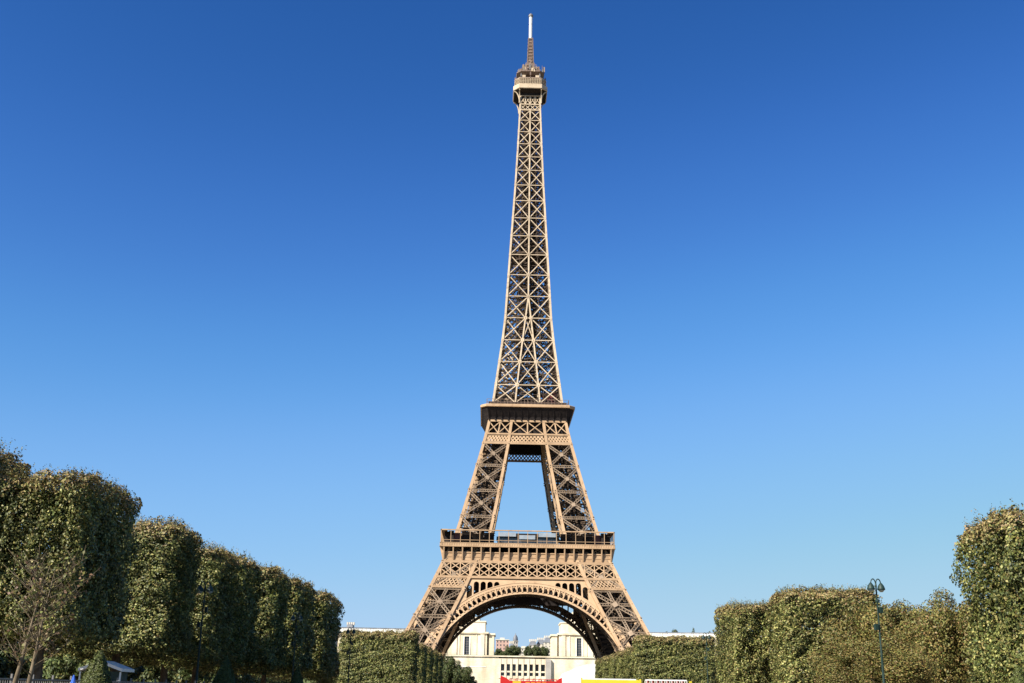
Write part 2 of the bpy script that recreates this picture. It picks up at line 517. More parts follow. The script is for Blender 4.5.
# arch: outer and inner flange, radial posts, recessed web with small arches
arch = MB()
def arc_band(m, r0, r1, off, th, n=64, a0=-AMAX, a1=AMAX):
    poly = [arc_pt(r1, a0 + (a1 - a0) * i / n) for i in range(n + 1)] + [arc_pt(r0, a1 - (a1 - a0) * i / n) for i in range(n + 1)]
    v, f = plate([poly], th, 0, off)
    m.add(v, f)
AO = -0.9
arc_band(arch, AR, AR + 0.8, AO, 1.0)
arc_band(arch, AR + 3.3, AR + 4.5, AO, 1.0)
NA = 58
for i in range(NA + 1):
    a = -AMAX + 2 * AMAX * i / NA
    (u0, h0), (u1, h1) = arc_pt(AR + 0.6, a), arc_pt(AR + 3.5, a)
    arch.beam(fp(u0, h0, AO - 0.1), fp(u1, h1, AO - 0.1), 0.5, 0.7, fnorm(h0))
for i in range(NA):                          # little arches between the posts
    a = -AMAX + 2 * AMAX * (i + 0.5) / NA
    da = AMAX / NA * 0.8
    pts = []
    for q in range(7):
        t = -1 + 2 * q / 6
        pts.append(arc_pt(AR + 1.9 + 1.0 * math.sqrt(max(0, 1 - t * t)), a + da * t))
    for p, q in zip(pts[:-1], pts[1:]):
        arch.beam(fp(p[0], p[1], AO - 0.25), fp(q[0], q[1], AO - 0.25), 0.4, 0.4, fnorm(p[1]))
me_arch = arch.mesh('arch', M['iron_lit'])
web = MB()
arc_band(web, AR + 2.5, AR + 4.0, AO - 0.75, 0.12)
me_web = web.mesh('web_plate', M['iron'])
# soffit lattice: rings behind the face and cross ties
sof = MB()
DEP = 10.0
N2 = 46
for (r, dd, w_) in ((AR + 0.15, DEP, 0.7), (AR + 3.4, DEP, 0.6), (AR + 0.15, DEP * 0.5, 0.4)):
    for i in range(N2):
        a = -AMAX + 2 * AMAX * i / N2; b = -AMAX + 2 * AMAX * (i + 1) / N2
        p, q = arc_pt(r, a), arc_pt(r, b)
        sof.beam(fp(p[0], p[1], AO - dd), fp(q[0], q[1], AO - dd), w_, w_, (0, -1, 0))
for i in range(N2 + 1):
    a = -AMAX + 2 * AMAX * i / N2
    p = arc_pt(AR + 0.15, a)
    sof.beam(fp(p[0], p[1], AO - 0.6), fp(p[0], p[1], AO - DEP), 0.45, 0.4, (math.sin(a), 0, math.cos(a)))
    p2 = arc_pt(AR + 3.4, a)
    sof.beam(fp(p[0], p[1], AO - DEP), fp(p2[0], p2[1], AO - DEP), 0.35, 0.35)
    if i < N2:
        b = a + 2 * AMAX / N2
        q = arc_pt(AR + 0.15, b); q2 = arc_pt(AR + 3.4, b)
        sof.beam(fp(p[0], p[1], AO - 0.6), fp(q[0], q[1], AO - DEP), 0.3, 0.2, (math.sin(a), 0, math.cos(a)))
        sof.beam(fp(q[0], q[1], AO - 0.6), fp(p[0], p[1], AO - DEP), 0.3, 0.2, (math.sin(a), 0, math.cos(a)))
        sof.beam(fp(p[0], p[1], AO - DEP), fp(q2[0], q2[1], AO - DEP), 0.3, 0.2)
        sof.beam(fp(q[0], q[1], AO - DEP), fp(p2[0], p2[1], AO - DEP), 0.3, 0.2)
me_sof = sof.mesh('soffit_lattice', M['iron_shade'])
sbd = MB()  # solid strips added over the arch lattice to darken its shaded underside
for i in range(N2):
    a = -AMAX + 2 * AMAX * (i + .06) / N2; b = -AMAX + 2 * AMAX * (i + .94) / N2
    for (d0, d1) in ((1.1, 4.6), (5.4, 9.6)):
        p0, p1_ = arc_pt(AR + 0.55, a), arc_pt(AR + 0.55, b); q0, q1 = arc_pt(AR + .75, a), arc_pt(AR + .75, b)
        vs = [fp(p0[0], p0[1], AO - d0), fp(p1_[0], p1_[1], AO - d0), fp(p1_[0], p1_[1], AO - d1), fp(p0[0], p0[1], AO - d1),
              fp(q0[0], q0[1], AO - d0), fp(q1[0], q1[1], AO - d0), fp(q1[0], q1[1], AO - d1), fp(q0[0], q0[1], AO - d1)]
        sbd.add(vs, [(0, 3, 2, 1), (4, 5, 6, 7), (0, 1, 5, 4), (1, 2, 6, 5), (2, 3, 7, 6), (3, 0, 4, 7)])
    # back of the arch ring, inside
    r0_, r1_ = AR + .9, AR + 3.2
    p0, p1_, q0, q1 = arc_pt(r0_, a), arc_pt(r0_, b), arc_pt(r1_, a), arc_pt(r1_, b)
    if i % 3 != 1:
        vs = [fp(p[0], p[1], AO - d_) for d_ in (DEP - .25, DEP - .05) for p in (p0, p1_, q1, q0)]
        sbd.add(vs, [(0, 3, 2, 1), (4, 5, 6, 7), (0, 1, 5, 4), (1, 2, 6, 5), (2, 3, 7, 6), (3, 0, 4, 7)])
me_sbd = sbd.mesh('soffit_shade_panel', M['iron_soffit_shade'])

# spandrel arcade between the arch, the legs and the band above
spd = MB()
def leg_in(h): return WI(h) + 0.6
top_h = 43.9
poly = []
uL = leg_in(top_h)
a_end = math.asin(min(0.99, 0))
# outline: along the top band, down the leg edge, back along the arch extrados
rr = AR + 4.3
aa = None
for k in range(400):
    a = R(10) + R(60) * k / 400
    u, h = arc_pt(rr, a)
    if u >= leg_in(h) + 0.2: aa = a; break
pa = [(-uL, top_h), (uL, top_h)]
hs_ = np.linspace(top_h, arc_pt(rr, aa)[1], 8)[1:]
pa += [(leg_in(h), h) for h in hs_]
pa += [arc_pt(rr, aa - 2 * aa * i / 40) for i in range(1, 40)]
pa += [(-leg_in(h), h) for h in hs_[::-1]]
holes = []
for sg in (-1, 1):
    u = 6.6
    while u < 25:
        top = 42.35
        base = ACZ + math.sqrt(max(0, (rr + 0.35) ** 2 - (u - 0.1) ** 2)) if u < rr else 0
        lim = top
        # stay inside the leg edge
        for h in np.linspace(43, 25, 60):
            if leg_in(h) - 0.5 > u + 1.0: lim = min(top, h); break
        r_ = 1.02
        if lim - base > 0.9:
            hh = []
            tt = lim - r_
            bb = max(base, min(base, tt - 0.1))
            if tt > bb + 0.15:
                for q in range(9):
                    an = math.pi * q / 8
                    hh.append((sg * (u + r_ * math.cos(an)), tt + r_ * math.sin(an)))
                b1 = ACZ + math.sqrt((rr + 0.35) ** 2 - (u - r_) ** 2); b2_ = ACZ + math.sqrt((rr + 0.35) ** 2 - (u + r_) ** 2)
                hh.append((sg * (u - r_), min(b1, tt - 0.05))); hh.append((sg * (u + r_), min(b2_, tt - 0.05)))
            else:
                c = (lim + base) / 2; r2 = min(r_, (lim - base) / 2)
                hh = [(sg * (u + r2 * math.cos(2 * math.pi * q / 12)), c + r2 * math.sin(2 * math.pi * q / 12)) for q in range(12)]
            holes.append(hh)
        u += 2.62
v, f = plate([pa] + holes, 0.5, 0, -0.75)
spd.add(v, f)
me_spd = spd.mesh('spandrel', M['iron_lit'])

# trellis band under the first platform (h 44 - 50), all the way across
tre = MB()
h0, h1 = 44.2, 50.1
tre.beam(fp(-W(h0) + 0.6, h0 - 0.15, -0.2), fp(W(h0) - 0.6, h0 - 0.15, -0.2), 0.9, 0.6)
tre.beam(fp(-W(h1) + 0.6, h1, -0.2), fp(W(h1) - 0.6, h1, -0.2), 0.8, 0.6)
cell = 3.74
nc = 10
for i in range(-nc, nc):
    ua, ub = i * cell, (i + 1) * cell
    hm = (h0 + h1) / 2
    for (ha, hb) in ((h0 + 0.2, hm), (hm, h1 - 0.3)):
        for (p, q) in (((ua, ha), (ub, hb)), ((ub, ha), (ua, hb))):
            P, Q = p, q
            lim0, lim1 = W(P[1]) - 0.3, W(Q[1]) - 0.3
            if abs(P[0]) > lim0 + 0.6 or abs(Q[0]) > lim1 + 0.6: continue
            tre.beam(fp(P[0], P[1], -0.35), fp(Q[0], Q[1], -0.35), 0.34, 0.3, fnorm(47))
for i in range(-nc + 1, nc):
    u = i * cell
    hl = h0; hh_ = h1
    while abs(u) > W(hh_) - 0.5 and hh_ > h0: hh_ -= 0.2
    if hh_ - hl > 0.6:
        tre.beam(fp(u, hl, -0.25), fp(u, hh_, -0.25), 0.34, 0.4, fnorm(47))
me_tre = tre.mesh('trellis_band', M['iron_lit'])

# fine diamond lattice on the leg faces just below (h 40.6 - 44)
def fine_lattice(m, uA, uB, h0, h1, n, rows, w_, off):
    """uA(h), uB(h) edges; diagonals both ways"""
    for i in range(-rows, n + 1):
        for sg in (1, -1):
            t0 = i / n; t1 = (i + rows) / n
            if sg < 0: t0, t1 = 1 - t0, 1 - t1
            # clip to 0..1
            def pt(s):
                t = t0 + (t1 - t0) * s
                h = h0 + (h1 - h0) * s
                return t, h
            s0, s1 = 0.0, 1.0
            if t1 != t0:
                for lim in (0.0, 1.0):
                    s = (lim - t0) / (t1 - t0)
                    if (t1 > t0) == (lim == 0.0): s0 = max(s0, s)
                    else: s1 = min(s1, s)
            if s1 - s0 < 0.05: continue
            (ta, ha), (tb, hb) = pt(s0), pt(s1)
            P = fp(uA(ha) + (uB(ha) - uA(ha)) * ta, ha, off)
            Q = fp(uA(hb) + (uB(hb) - uA(hb)) * tb, hb, off)
            m.beam(P, Q, w_, 0.2, fnorm((h0 + h1) / 2))
me_fl = []
for sg in (-1, 1):
    fl = MB()
    fine_lattice(fl, lambda h: sg * WI(h), lambda h: sg * W(h), 40.4, 43.8, 10, 2, 0.36, -0.4)
    fl.beam(fp(sg * (WI(40.1) + .5), 40.1, -0.2), fp(sg * (W(40.1) - .5), 40.1, -0.2), 0.8, 0.6)
    me_fl.append(fl.mesh('diamond_lattice', M['iron_lit']))

# girders of the platform's underside, behind the trellis, darkened for shade
for k in range(4):
    a = link_part('arch', me_arch, tower, rz=R(90 * k))
    link_part('web_plate', me_web, a); link_part('soffit_lattice', me_sof, a); link_part('soffit_shade_panel', me_sbd, a)
    link_part('spandrel', me_spd, tower, rz=R(90 * k))
    link_part('trellis_band', me_tre, tower, rz=R(90 * k))
    for f_ in me_fl: link_part('diamond_lattice', f_, tower, rz=R(90 * k))

# ---- first platform
GH = 34.4
p1 = MB()
def ring_slab(m, o, i, z0, z1):
    m.box(-o, o, -o, -i, z0, z1); m.box(-o, o, i, o, z0, z1)
    m.box(-o, -i, -i, i, z0, z1); m.box(i, o, -i, i, z0, z1)
ring_slab(p1, 33.8, 8.5, 56.3, 56.9)  # central opening narrowed so the slab shades the far arch
ring_slab(p1, 32.6, 14.5, 50.9, 51.4)
for sg in (-1, 1):
    a, b = sorted((sg * 13.5, sg * 14.3))
    p1.box(-20.5, 20.5, a, b, 37.4 if sg > 0 else 40.2, 56.25)  # girders drawn solid and deepened to block light behind the arcade
    p1.box(a, b, -13.45, 13.45, 40.2, 56.25)
    for (c, d) in ((-20.5, -14.35), (14.35, 20.5)): p1.box(a, b, c, d, 40.2, 56.25)
for t in np.linspace(-30, 30, 9):            # floor joists
    p1.box(t - 0.4, t + 0.4, -32.5, -14.6, 52, 56.2); p1.box(t - 0.4, t + 0.4, 14.6, 32.5, 52, 56.2)
    p1.box(-32.5, -14.6, t - 0.4, t + 0.4, 51.6, 55.9); p1.box(14.6, 32.5, t - 0.4, t + 0.4, 51.6, 55.9)
plat1 = p1.build('first_platform', M['iron_soffit_shade'], tower)
# one side of gallery: frieze, consoles, parapet, posts, canopy beam
fr = MB()
fr.box(-32.8, 32.8, -32.9, -32.5, 50.55, 53.9)
fr.box(-33.05, 33.05, -33.15, -32.9, 53.6, 54.0)
fr.box(-33.0, 33.0, -33.15, -32.9, 50.3, 50.75)
fr.box(-32.8, 32.8, -33.02, -32.9, 52.0, 52.25)
me_fr = fr.mesh('frieze', M['iron_lit'])
nb = 18
co = MB()
co.add([(-0.22, -33.16, 51.0), (0.22, -33.16, 51.0), (0.22, -33.16, 55.8), (-0.22, -33.16, 55.8),
        (-0.22, -33.35, 51.0), (0.22, -33.35, 51.0), (0.22, -34.45, 55.8), (-0.22, -34.45, 55.8)],
       [(0, 1, 2, 3), (4, 7, 6, 5), (0, 4, 5, 1), (1, 5, 6, 2), (2, 6, 7, 3), (3, 7, 4, 0)])
co.box(-0.34, 0.34, -33.9, -33.17, 55.0, 55.75)
me_co = co.mesh('console', M['iron_lit'])
pr = MB()
pr.box(-34.55, 34.55, -34.55, -33.35, 55.85, 56.25)
pr.box(-34.25, 34.25, -34.4, -34.15, 56.25, 57.3)
pr.box(-34.45, 34.45, -34.5, -34.05, 57.3, 57.5)
for i in range(nb * 4):
    u = -34.05 + 68.1 * (i + 0.5) / (nb * 4)
    pr.box(u - 0.12, u + 0.12, -34.47, -34.4, 56.3, 57.25)
me_pr = pr.mesh('parapet', M['iron_lit'])
gp = MB()
for i in range(nb + 1):
    u = -34.0 + 68.0 * i / nb
    gp.box(u - 0.1, u + 0.1, -34.25, -33.95, 57.5, 62.2)
gp.box(-34.35, 34.35, -34.35, -33.9, 62.2, 62.6)
gp.box(-34.25, 34.25, -33.9, -31.8, 62.45, 62.65)
gp.box(-33.9, 33.9, -34.2, -34.0, 58.4, 58.55)
me_gp = gp.mesh('gallery_frame', M['iron_lit'])
for k in range(4):
    link_part('frieze', me_fr, plat1, rz=R(90 * k))
    for i in range(nb + 1):
        u = -32.8 + 65.6 * i / nb
        link_part('console', me_co, plat1, Matrix.Rotation(R(90 * k), 3, 'Z') @ Vector((u, 0, 0)), R(90 * k))
    link_part('parapet', me_pr, plat1, rz=R(90 * k))
    link_part('gallery_frame', me_gp, plat1, rz=R(90 * k))
# pavilions standing between the legs
def pavilion(rz, wallmat, fascia):
    b = MB()
    b.box(-11.8, 11.8, -27.5, -16, 56.95, 60.6)
    for i in range(13):
        t = -11.8 + 23.6 * i / 12
        b.box(t - .1, t + .1, -27.7, -27.51, 57, 60.5)
    o = b.build('pavilion', wallmat, tower, rz=rz)
    r = MB(); r.box(-12.2, 12.2, -28.0, -15.6, 60.62, 60.9); r.box(-11, 11, -26.5, -16.5, 60.92, 62.4); r.build('pavilion_roof', M['iron_soffit_shade'], o)
    for (a, c, z0, z1) in ((-11.6, -4.5, 60.9, 62.5), (-3.2, 3.2, 59.9, 61.5), (4.5, 11.4, 60.9, 62.5)):
        f_ = MB(); f_.box(a, c, -28.4, -28.02, z0, z1); f_.build('fascia', fascia, o)
    return o
pavilion(0, M['glass'], M['fascia'])
pavilion(R(90), M['red_panel'], M['red_panel'])
pavilion(R(180), M['glass'], M['fascia'])
pavilion(R(270), M['red_panel'], M['red_panel'])
for k in range(4):  # dark and red back walls added behind the posts to deepen gallery shade
    for sx in (-1, 1):
        for (a, c, h_, mt) in ((30.2, 32.9, 61.9, 'iron_soffit_shade'), (26.3, 30.0, 61.4, 'red_panel'), (22.0, 26.0, 61.9, 'iron_soffit_shade'), (17.5, 21.8, 61.2, 'iron_shade'), (13.2, 17.2, 61.7, 'iron_soffit_shade')):
            a_, c_ = sorted((sx * a, sx * c))
            b = MB(); b.box(a_, c_, -30.6, -29.2, 56.95, h_); b.box(a_ - .1, c_ + .1, -31.0, -29.1, h_ + .003, h_ + .2)
            b.build('kiosk', M[mt], tower, rz=R(90 * k))
# ---- second platform bands (h 101 - 111) and gallery
b2m = MB()
for h, w_ in ((101.0, 0.9), (105.1, 0.7), (111.0, 0.8)):
    b2m.beam(fp(-W(h) + .5, h, -0.15), fp(W(h) - .5, h, -0.15), w_, 0.6)
bays = [(-1, 'o', 'i'), (0, 'i', 'i'), (1, 'i', 'o')]
def bay_edges(b):
    if b == -1: return (lambda h: -W(h) + .6), (lambda h: -WI(h) - .6)
    if b == 0: return (lambda h: -WI(h) + .3), (lambda h: WI(h) - .3)
    return (lambda h: WI(h) + .6), (lambda h: W(h) - .6)
for b in (-1, 0, 1):
    eA, eB = bay_edges(b)
    ha, hb = 105.5, 110.7
    for j in range(2):
        def U(t, h): return eA(h) + (eB(h) - eA(h)) * t
        t0, t1 = j / 2, (j + 1) / 2
        b2m.beam(fp(U(t0, ha), ha, -0.4), fp(U(t1, hb), hb, -0.4), 0.36, 0.3)
        b2m.beam(fp(U(t1, ha), ha, -0.4), fp(U(t0, hb), hb, -0.4), 0.36, 0.3)
        if j == 0: b2m.beam(fp(U(t1, ha), ha, -0.3), fp(U(t1, hb), hb, -0.3), 0.5, 0.4)
    fine_lattice(b2m, eA, eB, 101.4, 104.8, 9 if b == 0 else 8, 2, 0.5, -0.4)
me_b2 = b2m.mesh('trellis_band', M['iron_lit'])
for k in range(4):
    link_part('trellis_band', me_b2, tower, rz=R(90 * k))
G2 = 19.9
CH = 2.4
def oct_(o, c, z): return [(-o + c, -o, z), (o - c, -o, z), (o, -o + c, z), (o, o - c, z), (o - c, o, z), (-o + c, o, z), (-o, o - c, z), (-o, -o + c, z)]
def loft(m, rings, cap=True):
    vs = [p for r in rings for p in r]; n = len(rings[0]); fs = []
    for j in range(len(rings) - 1):
        for i in range(n):
            fs.append((j * n + i, j * n + (i + 1) % n, (j + 1) * n + (i + 1) % n, (j + 1) * n + i))
    if cap:
        fs.append(tuple(range(n - 1, -1, -1))); fs.append(tuple((len(rings) - 1) * n + i for i in range(n)))
    m.add(vs, fs)
so2 = MB()
loft(so2, [oct_(16.9, 0.5, 111.45), oct_(17.3, .8, 112.6), oct_(19.5, CH, 115.9), oct_(19.5, CH, 116.1)])
plat2 = so2.build('second_platform', M['iron_soffit_shade'], tower)
rb = MB()
rb.beam((0, -17.0, 111.4), (0, -17.5, 112.7), 0.22, 0.3, (1, 0, 0))
rb.beam((0, -17.5, 112.7), (0, -19.3, 115.8), 0.22, 0.3, (1, 0, 0))
rb.box(-.25, .25, -17.3, -16.95, 111.2, 112.0)
me_rb = rb.mesh('bracket', M['iron_soffit_shade'])
for k in range(4):
    for i in range(13):
        link_part('bracket', me_rb, plat2, Matrix.Rotation(R(90 * k), 3, 'Z') @ Vector((-16.4 + 32.8 * i / 12, 0, 0)), R(90 * k))
gd = MB()                                    # solid dark walls added under the deck to darken the trellis holes
for sg in (-1, 1):
    a, b = sorted((sg * 14.4, sg * 15.0))
    gd.box(-15, 15, a, b, 103.1, 111.4); gd.box(a, b, -14.35, 14.35, 103.1, 111.4)
gd.box(-14.3, 14.3, -14.3, 14.3, 110.6, 111.3)
gd.build('deck_shade_wall', M['iron_soffit_shade'], plat2)
rim = MB()
loft(rim, [oct_(G2 - .2, CH, 116.3), oct_(G2 + .15, CH, 116.45), oct_(G2 + .15, CH, 117.35), oct_(G2 - .1, CH, 117.6)])
rim.build('rim', M['iron_lit'], plat2)
rl = MB()
for k in range(4):
    c, s = round(math.cos(R(90 * k))), round(math.sin(R(90 * k)))
    rot = lambda p: (p[0] * c - p[1] * s, p[0] * s + p[1] * c, p[2])
    for h in (118.1, 118.6, 119.1, 120.3):
        rl.beam(rot((-17.2, -17.4, h)), rot((17.2, -17.4, h)), 0.12, 0.12)
    for i in range(25):
        u = -17.2 + 34.4 * i / 24
        rl.beam(rot((u, -17.4, 117.6)), rot((u, -17.4, 120.4)), 0.12, 0.12)
rl.build('railing', M['antenna_dark'], plat2)
up = MB()
up.box(-16.6, 16.6, -16.6, 16.6, 117.65, 119.4)
up.build('upper_deck', M['iron_soffit_shade'], plat2)
for (x, y, sx, sy, h, mt) in ((-9.5, -9, 3.4, 2.5, 124.0, 'iron'), (9.6, -9, 3.0, 2.5, 124.5, 'red_panel'), (-1, 0, 5, 6, 123.6, 'iron_shade'), (8, 9, 4, 3, 123.5, 'iron_shade'), (-8, 9, 4, 3, 123.5, 'iron')):
    b = MB(); b.box(x - sx, x + sx, y - sy, y + sy, 119.45, h)
    b.box(x - sx - .3, x + sx + .3, y - sy - .3, y + sy + .3, h + .003, h + .3)
    b.build('kiosk', M[mt], tower)

# ---- spire: one face, four copies
LV = [119.4, 127.6, 138.4, 148.7, 159.3, 169.7, 180.1, 190.1, 199.5, 208.6, 217.5, 225.6, 233.4, 240.5, 247.4, 253.9, 260.1, 265.6]
sp = MB(); se = MB()
for a, b in zip([116.2] + LV[:-1], LV):
    gw = np.interp(a, [120, 270], [0.95, 0.72])
    se.beam(fp(-W(a) + gw / 2, a, -gw / 2), fp(-W(b) + gw / 2, b, -gw / 2), gw, gw)
for hh in ((265.6, 270.0), (270.0, 277.0)):
    se.beam(fp(-W(hh[0]) + .36, hh[0], -.36), fp(-W(hh[1]) + .36, hh[1], -.36), 0.72, 0.72)
for n_, (a, b) in enumerate(zip(LV[:-1], LV[1:])):
    xw = np.interp(a, [120, 200, 270], [0.42, 0.38, 0.34])
    ia, ib = WI(a), WI(b)
    nn = fnorm((a + b) / 2)
    hor = xw * 0.8
    sp.beam(fp(-W(b) + .5, b, -.35), fp(W(b) - .5, b, -.35), hor, 0.4, nn)
    for sg in (-1, 1):
        ea0, ea1 = sg * (W(a) - .4), sg * (W(b) - .4)
        eb0, eb1 = sg * ia, sg * ib
        sp.beam(fp(ea0, a, -.45), fp(eb1, b, -.45), xw, 0.25, nn)
        sp.beam(fp(eb0, a, -.55), fp(ea1, b, -.55), xw, 0.25, nn)
        # inner vertical
        if ia > 0.05 or sg < 0:
            sp.beam(fp(eb0, a, -.3), fp(eb1, b, -.3), 0.62, 0.5, nn)
        # gussets
        gs = np.interp(a, [120, 270], [1.5, 1.0])
        if b < 265:
            sp.beam(fp(eb1, b - gs / 2, -0.06), fp(eb1, b + gs / 2, -0.06), gs * (1 if ib > .4 else .9), 0.14, nn)
            sp.beam(fp(ea1 - sg * .1, b - gs / 2, -0.02), fp(ea1 - sg * .1, b + gs / 2, -0.02), gs * 0.75, 0.14, nn)
        cu_ = (ea0 + ea1 + eb0 + eb1) / 4
        sp.beam(fp(cu_, (a + b) / 2 - .3, -.3), fp(cu_, (a + b) / 2 + .3, -.3), .6, 0.12, nn)
    if ia > 1.0:
        sp.beam(fp(-ia, a, -.5), fp(ib, b, -.5), xw * .8, 0.25, nn)
        sp.beam(fp(ia, a, -.6), fp(-ib, b, -.6), xw * .8, 0.25, nn)
fine = MB()
for a, b in zip(LV[:-1], LV[1:]):
    nn = fnorm((a + b) / 2)
    mid = (a + b) / 2
    wa, wm, wb = W(a) - 1.0, W(mid) - 1.0, W(b) - 1.0
    fine.beam(fp(-wm, mid, -1.3), fp(wm, mid, -1.3), .26, .25, nn)
    for (p, q, w0, w1) in ((a, mid, wa, wm), (mid, b, wm, wb)):
        for k in range(4):
            t0, t1 = -1 + k * .5, -.5 + k * .5
            fine.beam(fp(w0 * t0, p, -1.3), fp(w1 * t1, q, -1.3), .2, .2, nn); fine.beam(fp(w0 * t1, p, -1.4), fp(w1 * t0, q, -1.4), .2, .2, nn)
            fine.beam(fp(w0 * t0, p, -1.2), fp(w1 * t0, q, -1.2), .2, .2, nn)
# inner faces of the four legs while they are still apart
for a, b in zip(LV[:5], LV[1:6]):
    ia, ib = WI(a), WI(b)
    for sg in (-1, 1):
        P0 = np.array([sg * W(a), -ia, a]); P1 = np.array([sg * W(b), -ib, b])
        Q0 = np.array([sg * ia, -ia, a]); Q1 = np.array([sg * ib, -ib, b])
        sp.beam(P0, Q1, 0.45, .25); sp.beam(Q0, P1, 0.45, .25)
    sp.beam((-ia, -ia, a), (-ib, -ib, b), .6, .6)
# fine bands at the head of the shaft
hb0, hb1 = 265.9, 268.7
for h in (265.7, 268.8, 273.4):
    sp.beam(fp(-W(h) + .4, h, -.2), fp(W(h) - .4, h, -.2), 0.5, 0.4)
for i in range(4):
    u0 = -4.6 + 9.2 * i / 4; u1 = -4.6 + 9.2 * (i + 1) / 4
    for (ha, hb) in ((266.0, 268.5), (269.1, 273.2)):
        sp.beam(fp(u0, ha, -.35), fp(u1, hb, -.35), .3, .2); sp.beam(fp(u1, ha, -.4), fp(u0, hb, -.4), .3, .2)
    if i: sp.beam(fp(u0, 268.8, -.25), fp(u0, 276.5, -.25), .42, .3)
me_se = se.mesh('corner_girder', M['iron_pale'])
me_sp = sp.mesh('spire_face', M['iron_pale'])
me_fine = fine.mesh('secondary_lattice', M['iron_shade'])
for k in range(4):
    fz = link_part('spire_face', me_sp, tower, rz=R(90 * k))
    link_part('corner_girder', me_se, fz)
    link_part('secondary_lattice', me_fine, fz)
# core: lift shafts and stairs inside the spire
cr = MB()
for (cx, cy, h_top) in ((-2.1, 0, 274), (2.1, 0, 274)):
    for dx in (-1.3, 1.3):
        for dy in (-1.5, 1.5):
            f_ = 0.62
            cr.beam((cx * 1.5 + dx, cy + dy, 117.7), (cx * f_ + dx * .75, cy + dy * .8, h_top), 0.42, 0.42)
r = random.Random(4)
h = 119.0
while h < 273:
    w_ = W(h) - .9
    t = (h - 118) / 156
    c_ = 4.4 * (1 - t) + 2.4 * t
    for y in (-1.5, 1.5):
        cr.beam((-c_, y, h), (c_, y, h), .5, .4)
        cr.beam((-c_, y, h), (0, y, h + 3.1), .5, .4); cr.beam((c_, y, h), (0, y, h + 3.1), .5, .4)
    for sx in (-1, 1):
        cr.beam((sx * c_, -1.5, h), (sx * c_, 1.5, h + 3.1), .3, .3)
    # horizontal diaphragms reaching the corners
    if r.random() < 0.75:
        for sx in (-1, 1):
            cr.beam((sx * c_ * .5, -1.5, h), (sx * w_, -w_, h), .4, .35); cr.beam((sx * c_ * .5, 1.5, h), (sx * w_, w_, h), .4, .35)
    for (ax, ay, bx2, by2) in ((-1, -1, 1, -1), (1, -1, 1, 1), (1, 1, -1, 1), (-1, 1, -1, -1)):
        v_ = w_ - .5
        cr.beam((ax * v_, ay * v_, h), (bx2 * v_ * .2, by2 * v_, h + 3.1), .5, .4)
        cr.beam((ax * v_ * .5, ay * v_ * .9, h), (ax * v_ * .55, ay * v_ * .9, h + 3.1), .6, .5)
        cr.beam((ax * v_, ay * v_, h + 3.1), (bx2 * v_ * .2 + ax * v_ * .4, by2 * v_ * .6 + ay * v_ * .2, h), .4, .3)
    # stair flights
    sy = 1 if int(h / 3.1) % 2 else -1
    cr.beam((-c_ * .9, 2.2, h), (c_ * .2, 2.2, h + 3.1), .2, 1.1); cr.beam((c_ * .9, -2.2, h + 3.1), (-c_ * .1, -2.2, h), .2, 1.1)
    h += 3.1
cr.build('lift_shaft', M['iron_shade'], tower)
ip = MB()                                    # intermediate platform
ip.box(-7.7, 7.7, -7.7, 7.7, 191.2, 192.0)
ip.box(-4.5, 4.5, -4.5, 4.5, 192.05, 196.5)
ip.build('intermediate_platform', M['iron_shade'], tower)

# ---- summit
sm = MB()
loft(sm, [oct_(5.3, .3, 273.6), oct_(5.3, .3, 274.70), oct_(7.7, 2.6, 275.40), oct_(7.7, 2.6, 275.70)])
summit = sm.build('summit_cabin', M['iron_soffit_shade'], tower)
for k in range(4):
    for sg in (-1, 1):
        bk = MB()
        pts = []
        for q in range(7):
            t = q / 6
            pts.append((sg * 5.2, -5.2 - 2.5 * (1 - math.cos(t * math.pi / 2)), 269.3 + 6.0 * math.sin(t * math.pi / 2)))
        for p, q in zip(pts[:-1], pts[1:]):
            bk.beam(p, q, .38, .5, (1, 0, 0))
        bk.build('bracket', M['iron_pale'], summit, rz=R(90 * k))
rm = MB()
loft(rm, [oct_(8.0, 2.7, 275.75), oct_(8.15, 2.75, 276.00), oct_(8.15, 2.75, 278.00), oct_(7.9, 2.7, 278.20)])
rm.build('rim', M['iron_pale'], summit)
cage = MB()
def oct_rail(m, o, c, hs, z0, z1, posts, w_=.14):
    P = [np.array(p) for p in oct_(o, c, 0)]
    for i in range(8):
        a, b = P[i], P[(i + 1) % 8]
        for h in hs:
            m.beam(a + (0, 0, h), b + (0, 0, h), w_, w_, (0, 0, 1))
        n_ = max(2, int(np.linalg.norm(b - a) / posts))
        for q in range(n_):
            p = a + (b - a) * q / n_
            m.beam(p + (0, 0, z0), p + (0, 0, z1), w_, w_)
oct_rail(cage, 7.5, 2.5, (278.60, 279.30, 280.00, 280.80, 281.50), 278.20, 281.60, 0.8, .17)
cage.build('safety_cage', M['iron_pale'], summit)
c2 = MB()
loft(c2, [oct_(5.6, 1.8, 278.25), oct_(5.6, 1.8, 281.70)])
loft(c2, [oct_(7.4, 2.4, 281.75), oct_(7.4, 2.4, 282.10)])
c2.build('upper_cabin', M['antenna_dark'], summit)
c3 = MB()
loft(c3, [oct_(3.0, .9, 282.15), oct_(3.0, .9, 284.70)])
loft(c3, [oct_(5.0, 1.6, 284.75), oct_(6.6, 2.1, 285.80), oct_(6.6, 2.1, 286.30)])
c3.build('roof_cabin', M['antenna_dark'], summit)
c4 = MB()
for sx, sy in ((-1, -1), (1, -1), (1, 1), (-1, 1)):
    c4.beam((sx * 5.8, sy * 5.8, 282.10), (sx * 3.2, sy * 3.2, 285.00), .6, .6)
    c4.box(sx * 3.6 - 1.2, sx * 3.6 + 1.2, sy * 5.6 - .5, sy * 5.6 + .5, 282.15, 284.00)
c4.build('strut', M['iron_pale'], summit)
r = random.Random(11)
